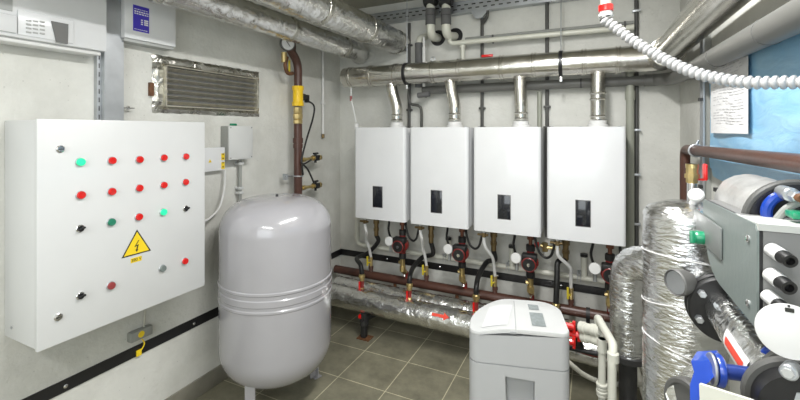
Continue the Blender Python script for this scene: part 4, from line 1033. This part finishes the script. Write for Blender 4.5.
# ------------------------------------------------------------------ upper flange, blue valve and insulated pipe behind the box
UX, UZ = .412, 1.372
up_ = thing('insulated_pipe', 'pale wrapped pipe with black flange behind the grey pump box', 'insulated pipe', (UX, 1.3, UZ))
MB().tube(dense([(UX, 1.55, UZ), (UX, 1.20, UZ)], .02), .075, 32, crinkle=.0015, rf=lambda t, k: .080 * min(1, .62 + t * 3)).build('wrap', 'palewrap', up_, angle=50)
ring(MB(), (UX, 1.20, UZ), (0, -1, 0), .098, .02).build('flange', 'ring', up_)
MB().m('black').lathe([(.088, 0), (.088, .004), (0, .004)], (UX, 1.18, UZ), (0, -1, 0), 40).build('dark_face', 'black', up_)
bq = P(771, 192, D=.86)
t_ = thing('blue_valve', 'blue valve ring and grey lever above the grey pump box', 'valve', (UX, 1.15, UZ))
MB().torus((UX - .02, 1.165, UZ + .025), (0.1, -1, 0), .042, .011, 32, 10).build('blue_ring', 'blue', t_)
MB().tube(smooth([(UX - .052, 1.14, UZ + .01), (UX - .035, 1.135, UZ + .040), (UX - .005, 1.13, UZ + .062), (UX + .04, 1.13, UZ + .075)]), .008, 10).build('grey_arm', 'cond', t_)
p = P(792, 195, D=.85)
MB().m('steel').cyl(p + Vector((0, .05, 0)), p + Vector((-.0, 0, 0)), .015, seg=20, bev=.003).cyl(p, p + Vector((.004, -.016, -.002)), .011, seg=6, bev=.002).build('bolt', 'steel', t_)
MB().m('rust').cyl(p + Vector((.004, -.02, -.002)), p + Vector((.006, -.032, -.003)), .009, seg=12).build('bolt_end', 'rust', t_)
p = P(797, 215, D=.82); tag(MB().box(p.x - .01, p.x + .02, p.y - .01, p.y + .03, p.z - .008, p.z + .006, .003).build('green_plug', 'greenk'), 'small green plug at the right edge above the grey box', 'plug')
p = P(730, 188.5, X=WR - .02)
t_ = thing('wall_bracket', 'small dark bracket with bolt on the right wall beneath the blue sheet', 'bracket', p)
MB().lathe([(.014, 0), (.014, .012), (.009, .02), (0, .02)], p, (-1, 0, 0), 12).build('bolt_head', 'cast', t_)
a = P(721, 191, X=WR - .012); MB().box(WR - .02, WR, a.y - .04, a.y + .09, a.z - .012, a.z + .004).build('strip', 'cast', t_)

# ------------------------------------------------------------------ lower blue butterfly valve & shaft
VB = P(706, 378, D=.80)
bvx = thing('butterfly_valve', 'bright blue butterfly valve body with horizontal shaft at the bottom right', 'valve', (VB.x, VB.y, VB.z - .05))
def q_(px, py, D): return P(px, py, D=D)
MB().m('blue').prism([q_(691, 361, .84), q_(712, 360, .84), q_(718, 372, .82), q_(709, 382, .81), q_(701, 388, .80), q_(699, 402, .80), q_(690, 402, .80), q_(690, 384, .82), q_(694, 372, .83)], (.02, .05, 0)).build('body', 'blue', bvx)
c_ = q_(717, 370, .83); xax = Vector((1, 0, 0))
MB().lathe([(.014, 0), (.030, 0), (.032, .003), (.030, .006), (.014, .006)], c_ - xax * .012, (1, .1, -.05), 36, cap=False).build('steel_disc', 'steel', bvx)
MB().lathe([(.0, .0), (.030, 0), (.032, .004), (.032, .010), (.029, .013), (0, .013)], c_ - xax * .004, (1, .1, -.05), 36, cap=False).build('blue_disc', 'blue', bvx)
e_ = q_(768, 377, .80)
MB().cyl(c_ + xax * .005, e_, .0145, seg=20).build('shaft', 'navy', bvx)
# dark cut flange front + paper plate
t_ = thing('front_flange', 'black pump flange with steel bolt in the bottom right corner', 'flange', q_(790, 385, .74))
fc = q_(815, 398, .73); fn = Vector((-.45, -.85, .10)).normalized()
MB().m('ring').lathe([(0, -.02), (.078, -.02), (.083, -.014), (.083, -.004), (.078, 0), (.072, 0), (.070, -.006), (0, -.006)], fc, fn, 48, cap=False).build('rim', 'ring', t_)
MB().m('black').lathe([(0, -.004), (.069, -.004), (.069, -.002), (0, -.002)], fc, fn, 40, cap=False).build('dark_face', 'black', t_)
bc = q_(789, 372, .70)
MB().m('steel').cyl(bc + fn * -.03, bc + fn * .006, .013, seg=20, bev=.002).m('pgrey').cyl(bc + fn * .006, bc + fn * .012, .009, seg=6, bev=.001).build('bolt', 'steel', t_)
MB().m('steel').cyl(q_(799, 397, .71) - fn * .02, q_(799, 397, .71) + fn * .01, .013, seg=6, bev=.002).build('bolt', 'steel', t_)
t_ = thing('blue_valve', 'small blue valve with curved handle below the round white tag', 'valve', q_(768, 360, .82))
MB().tube(smooth([q_(765, 368, .83), q_(765, 356, .82), q_(770, 350, .81), q_(778, 352, .81), q_(784, 358, .80)]), .009, 12).build('blue_grip', 'blue', t_)
MB().cyl(q_(775, 360, .83), q_(778, 358, .79), .007, seg=8).build('steel_pin', 'steel', t_)
pts = [q_(699, 384, .755), q_(712, 388, .745), q_(750, 400, .715), q_(768, 409, .70), q_(768, 430, .70), q_(701, 430, .75)]
tag(MB().m('ivory').prism(pts, (.004, .006, 0)).build('cover_plate', 'ivory'), 'cream metal cover plate leaning across the bottom right corner', 'plate')
c5 = q_(672, 398, .95)
t_ = thing('dark_flange', 'dark rubber flange wrapped in foil at the bottom, left of the blue valve', 'flange', c5)
fx_ = Vector((-.75, -.6, .1)).normalized()
MB().m('ring').lathe([(0, -.03), (.05, -.03), (.054, -.026), (.054, -.004), (.05, 0), (.042, 0), (.04, -.008), (0, -.008)], q_(683, 404, .92), fx_, 40, cap=False).build('rubber_ring', 'ring', t_)
MB().m('tape').tube(dense([q_(683, 404, .92) - fx_ * .025, q_(706, 382, 1.16)], .01), .05, 24, crinkle=.002).build('foil_neck', 'tape', t_, angle=50)

# ------------------------------------------------------------------ corrugated hose + feed pipe, top right
ch = thing('corrugated_hose', 'white corrugated hose sagging across the upper right', 'hose', P(606, 20, D=1.38))
ctrl = [P(603, 19, D=1.38), P(612, 25, D=1.37), P(632, 40, D=1.33), P(660, 57, D=1.27), P(690, 71, D=1.20), P(720, 79, D=1.14), P(750, 82.5, D=1.08), P(780, 82.5, D=1.03), P(805, 82, D=.99), P(840, 79, D=.93)]
path = dense(smooth(ctrl, 10), .0022)
# resample evenly
tot = [0]
for a, b in zip(path, path[1:]): tot.append(tot[-1] + (b - a).length)
Ltot = tot[-1]; pitch = .0172; N = int(Ltot / (pitch / 6)); rs_ = []; j = 0
for i in range(N + 1):
    d = Ltot * i / N
    while j < len(tot) - 2 and tot[j + 1] < d: j += 1
    rs_.append(path[j].lerp(path[j + 1], (d - tot[j]) / max(1e-9, tot[j + 1] - tot[j])))
prr = [.0122, .0168, .0180, .0180, .0168, .0122]
MB().tube(rs_, .016, 18, rf=lambda t, k: prr[k % 6]).build('hose_body', 'hosew', ch, angle=28)
p0 = P(606, 18, D=1.38)
fpz = lambda py: P(606, py, D=1.38).z
fd = thing('feed_pipe', 'ivory vertical pipe with red collar at the top of the corrugated hose', 'pipe', (p0.x, p0.y, fpz(20)))
MB().cyl((p0.x, p0.y, fpz(12)), (p0.x, p0.y, CEIL), .016).build('tube', 'ivory', fd)
MB().cyl((p0.x, p0.y, fpz(11.5)), (p0.x, p0.y, fpz(5)), .0235, seg=24, bev=.002).build('red_collar', 'red', fd)
MB().cyl((p0.x, p0.y, fpz(18)), (p0.x, p0.y, fpz(11)), .019, seg=24).cyl((p0.x, p0.y, fpz(16.5)), (p0.x, p0.y, fpz(14)), .023, seg=12).build('white_nut', 'plastic', fd)
MB().torus((p0.x, p0.y, fpz(18)), (-.4, 0, 1), .02, .0015, 24, 6).build('wire_clip', 'black', fd)

# ------------------------------------------------------------------ water softener
SR = math.radians(14.1)
sc_ = P(519, 330, D=1.65)
SF = Vector((sc_.x, sc_.y, 0))
sf = thing('water_softener', 'white cabinet water softener with sloped lid and two small screens', 'water softener', SF, rotz=SR)
W = WM[sf.name]
def SL(mb, name, mat, parent, angle=35):
    for v in mb.bm.verts: v.co = W @ v.co
    return mb.build(name, mat, parent, angle=angle)
w2, dp_ = .201, .29
zs = P(520, 367, D=1.65).z; zl0 = P(520, 334, D=1.65).z
def arc(cx, cy, r, a0, a1, n=10):
    return [(cx + r * math.cos(math.radians(a0 + (a1 - a0) * k / n)), cy + r * math.sin(math.radians(a0 + (a1 - a0) * k / n))) for k in range(n + 1)]
def plan(g=0):
    w = w2 - g; f = g; b = dp_ - g
    raw = arc(w - .04, f + .04, .04, -90, 0) + arc(w - .10, b - .10, .10, 0, 90) + arc(-w + .20, b - .20, .20, 90, 180, 16) + arc(-w + .045, f + .045, .045, 180, 270)
    return raw
def sst(a, b, x): t = max(0, min(1, (x - a) / (b - a))); return t * t * (3 - 2 * t)
def btop(x): return zl0 - .024 * (1 - sst(-w2 - .02, -.02, x))
low = MB().prism([(x, y, 0) for x, y in plan()], (0, 0, zs - .003))
lowo = SL(low, 'lower_body', 'soft', sf, 30)
# recessed hand grip cut out of the front
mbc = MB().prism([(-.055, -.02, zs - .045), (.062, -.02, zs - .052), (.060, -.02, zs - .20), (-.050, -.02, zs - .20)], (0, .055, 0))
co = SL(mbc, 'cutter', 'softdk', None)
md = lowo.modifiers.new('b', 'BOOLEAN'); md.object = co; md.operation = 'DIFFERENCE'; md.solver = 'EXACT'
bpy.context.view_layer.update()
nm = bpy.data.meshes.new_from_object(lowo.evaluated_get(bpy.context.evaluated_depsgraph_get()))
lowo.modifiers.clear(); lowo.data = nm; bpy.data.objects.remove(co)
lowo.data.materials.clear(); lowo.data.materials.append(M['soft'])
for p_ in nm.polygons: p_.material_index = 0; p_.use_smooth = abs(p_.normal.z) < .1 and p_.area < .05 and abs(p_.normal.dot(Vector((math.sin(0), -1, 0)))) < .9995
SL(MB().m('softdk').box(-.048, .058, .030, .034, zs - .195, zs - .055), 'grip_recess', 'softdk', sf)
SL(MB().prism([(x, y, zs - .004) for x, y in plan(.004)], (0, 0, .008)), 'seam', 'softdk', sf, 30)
mb = MB(); pp_ = plan(); nn = len(pp_)
Av = [mb.bm.verts.new((x, y, zs + .003)) for x, y in pp_]; Bv = [mb.bm.verts.new((x, y, btop(x))) for x, y in pp_]
for k in range(nn): mb.bm.faces.new((Av[k], Av[(k + 1) % nn], Bv[(k + 1) % nn], Bv[k]))
mb.bm.faces.new(Av[::-1]); mb.bm.faces.new(Bv)
SL(mb, 'upper_body', 'soft', sf, 30)
def topz(x, y):
    v = y / dp_
    left = sst(-w2 - .01, -.04, x); right = 1 - sst(w2 - .07, w2 + .05, x) * .7
    back = 1 - sst(.6, 1.05, v) * .45
    return btop(x) + .011 + (.003 + .019 * sst(-.25, .85, v)) * (.1 + .9 * left) * right * back
dpl = []
for k in range(nn):
    a_, b_ = pp_[k], pp_[(k + 1) % nn]
    L_ = math.hypot(b_[0] - a_[0], b_[1] - a_[1]); m_ = max(1, int(L_ / .015))
    for t_i in range(m_): dpl.append((a_[0] + (b_[0] - a_[0]) * t_i / m_, a_[1] + (b_[1] - a_[1]) * t_i / m_))
mb = MB().m('softlid'); ccx, ccy = .02, dp_ * .45; RN = 14; rings = []
for i_ in range(RN + 1):
    q_r = 1 - i_ / RN
    if i_ == 0:
        rings.append([mb.bm.verts.new((x, y, btop(x) + .001)) for x, y in dpl])
        rings.append([mb.bm.verts.new((x, y, topz(x, y) - .006)) for x, y in dpl])
    if q_r < 1e-6: break
    sc2 = q_r * .985 if i_ == 0 else q_r
    rings.append([mb.bm.verts.new((ccx + (x - ccx) * sc2, ccy + (y - ccy) * sc2, topz(ccx + (x - ccx) * sc2, ccy + (y - ccy) * sc2))) for x, y in dpl])
for A3, B3 in zip(rings, rings[1:]):
    for k in range(len(dpl)): mb.bm.faces.new((A3[k], A3[(k + 1) % len(dpl)], B3[(k + 1) % len(dpl)], B3[k]))
cv = mb.bm.verts.new((ccx, ccy, topz(ccx, ccy)))
for k in range(len(dpl)): mb.bm.faces.new((rings[-1][k], rings[-1][(k + 1) % len(dpl)], cv))
lid_ = SL(mb, 'lid', 'softlid', sf, 50)
def patch(x0, x1, y0, y1, off, skew=0):
    return MB().grid(lambda u, v: (x0 + (x1 - x0) * u + skew * v, y0 + (y1 - y0) * v, topz(x0 + (x1 - x0) * u + skew * v, y0 + (y1 - y0) * v) + off), 12, 10)
def lidxy(px, py, z):
    p = W.inverted() @ P(px, py, Z=z); return p
pt_ = SL(patch(.056, .112, .04, .145, .002), 'main_screen', 'lcd', lid_)
SL(patch(.058, .102, .17, .225, .002), 'small_screen', 'lcd', lid_)
pl_ = SL(patch(-.150, -.045, .03, .20, .0022, .035), 'label_panel', 'panelw', lid_)
mb = MB()
for k in range(7):
    y0_ = .05 + k * .018; mb.grid(lambda u, v: (-.10 + .03 * y0_ / .2 + .05 * u, y0_ + .004 * v, topz(-.10 + .03 * y0_ / .2 + .05 * u, y0_ + .004 * v) + .0032), 6, 1)
M['ptext2'] = simple('lid_print', (.62, .62, .62), .6)
mb.mats = ['ptext2']; SL(mb, 'label_print', 'ptext2', pl_)
SL(MB().tube([(-.012 + .012 * (v / 20), .0 + .26 * v / 20, topz(-.012, .26 * v / 20) + .0005) for v in range(21)], .0016, 6), 'lid_seam', 'softdk', lid_)
SL(MB().tube([(-w2 + .045 + (w2 * 2 - .25) * v / 12, -.0012, btop(-w2 + .045 + (w2 * 2 - .25) * v / 12) + .0015) for v in range(13)], .0015, 6).box(-.035, -.010, -.003, .004, zl0 - .003, zl0 + .009, .002), 'front_latch', 'softdk', lid_)

# ------------------------------------------------------------------ softener plumbing
D1 = 1.95
vr = thing('red_valve_set', 'cluster of red plastic valve handles behind the right side of the softener', 'valve', P(578, 340, D=2.05))
for px, py in ((568, 326), (573, 334), (568, 341)):
    p = P(px, py, D=2.02); MB().m('red').cyl(p - Vector((.03, .0, 0)), p + Vector((.03, .0, 0)), .016, seg=10, bev=.003).box(p.x + .02, p.x + .035, p.y - .01, p.y + .01, p.z - .03, p.z + .03, .004).build('handle', 'red', vr)
MB().m('rubber').cyl(P(572, 326, D=2.04), P(580, 347, D=2.04), .02).build('valve_body', 'rubber', vr)
ft = thing('ivory_fittings', 'pair of stacked ivory pipe fittings beside the red valve handles', 'fitting', P(592, 335, D=2.0))
for (a_, b_) in (((580, 327), (600, 331)), ((582, 336), (602, 341))):
    A2, B2 = P(*a_, D=2.0), P(*b_, D=1.92)
    MB().cyl(A2, B2, .024, seg=18, bev=.004).cyl(A2, A2.lerp(B2, .3), .029, seg=18, bev=.004).cyl(A2.lerp(B2, .6), A2.lerp(B2, .9), .028, seg=18, bev=.003).build('union', 'ivory', ft)
up2 = thing('ivory_pipe', 'ivory pipe looping over and down beside the softener, right of two', 'pipe', P(612, 400, D=1.75))
A2 = P(602, 338, D=1.92)
MB().tube(fillet([A2 + Vector((0, 0, -.02)), P(597, 316, D=1.98), P(613.5, 345, D=1.72), P(612, 360, D=1.70), Vector((P(612, 360, D=1.70).x, P(612, 360, D=1.70).y, .02))], .035), .0175, 18).build('tube', 'ivory', up2)
b3 = P(613, 350, D=1.705); MB().cyl(b3 - Vector((0, 0, .05)), b3 - Vector((0, 0, .01)), .0235, bev=.003).build('socket', 'ivory', up2)
vp = P(602, 345, D=1.9)
vt = thing('ivory_pipe', 'ivory vertical pipe with threaded union below the stacked fittings, left of two', 'pipe', (vp.x, vp.y, 0))
MB().cyl((vp.x, vp.y, 0.02), (vp.x, vp.y, vp.z + .03), .0165).cyl((vp.x, vp.y, vp.z - .03), (vp.x, vp.y, vp.z + .03), .022).build('tube', 'ivory', vt)
z_ = P(602, 392, D=1.9).z
mb = MB()
for k in range(4): mb.cyl((vp.x, vp.y, z_ + .03 - k * .016), (vp.x, vp.y, z_ + .042 - k * .016), .026 - .002 * (k % 2), seg=16, bev=.002)
mb.build('threaded_union', 'ivory', vt)
tag(MB().tube(smooth([P(566, 360, D=1.95), P(573, 366, D=1.95), P(583, 374, D=1.97), P(598, 381, D=2.0), P(615, 384, D=2.05), P(632, 384.5, D=2.1), P(650, 384, D=2.12)]), .0115, 12).build('drain_hose', 'hose'),
    'pale drain hose sagging from the softener toward the foil cylinder', 'hose')
tag(MB().tube([P(634, 362, D=2.25), P(640, 380, D=2.2), P(655, 430, D=2.0), P(668, 462, D=1.92)], .016, 12).build('slanted_pipe', 'hose'), 'pale slanted pipe beneath the foil elbow pipe', 'pipe')
t_ = tag(MB().m('redcast').tube(smooth([P(560, 342, D=2.25), P(575, 349, D=2.27), P(595, 355, D=2.3), P(615, 358, D=2.35)]), .013, 12).build('thin_red_pipe', 'redcast'), 'thin dark red pipe in front of the low foil pipes', 'pipe')

# ------------------------------------------------------------------ fluorescent lamp above the view, added fill lights behind it
def fixture(x, y, L_, label, ax='x'):
    t_ = thing('ceiling_light', label, 'light', (x, y, CEIL - .08))
    hx, hy = (L_ / 2, .06) if ax == 'x' else (.06, L_ / 2)
    MB().m('white').box(x - hx, x + hx, y - hy, y + hy, CEIL - .05, CEIL, .005).build('housing', 'white', t_)
def area(name, loc, sx, sy, power, rot=(0, 0, 0), col=(1, 1, 1)):
    d = bpy.data.lights.new(name, 'AREA'); d.shape = 'RECTANGLE'; d.size = sx; d.size_y = sy; d.energy = power; d.color = col
    o = bpy.data.objects.new(name, d); COL.objects.link(o); o.location = loc; o.rotation_euler = rot; return o
area('ceiling_lamp_and_fill', (-.22, 1.25, CEIL - .06), .10, 1.3, 56, col=(1, .99, .975))
area('ceiling_lamp_and_fill', (-.45, -.9, CEIL - .06), 1.2, .3, 42, col=(1, .99, .985))  # added fill light overhead behind the camera, not a known lamp
area('rear_fill', (-.4, WF + .1, 1.6), 1.8, 1.6, 26, rot=(math.radians(90), 0, 0), col=(.86, .94, 1))  # added cool fill from behind the camera; that wall has no window
# ------------------------------------------------------------------ world, camera
w = bpy.data.worlds.new('World'); scene.world = w; w.use_nodes = True
w.node_tree.nodes['Background'].inputs[0].default_value = (.8, .85, .9, 1); w.node_tree.nodes['Background'].inputs[1].default_value = .3
cam = bpy.data.cameras.new('Camera'); co_ = bpy.data.objects.new('Camera', cam); COL.objects.link(co_)
cam.sensor_width = 36; cam.lens = 36 * 404 / 800
cam.shift_y = -70 / 800.0
cam.clip_start = .02
co_.location = (0, 0, EYE); co_.rotation_euler = (math.radians(90), 0, YAW)
scene.camera = co_
scene.view_settings.view_transform = 'Standard'
scene.view_settings.exposure = 0.0
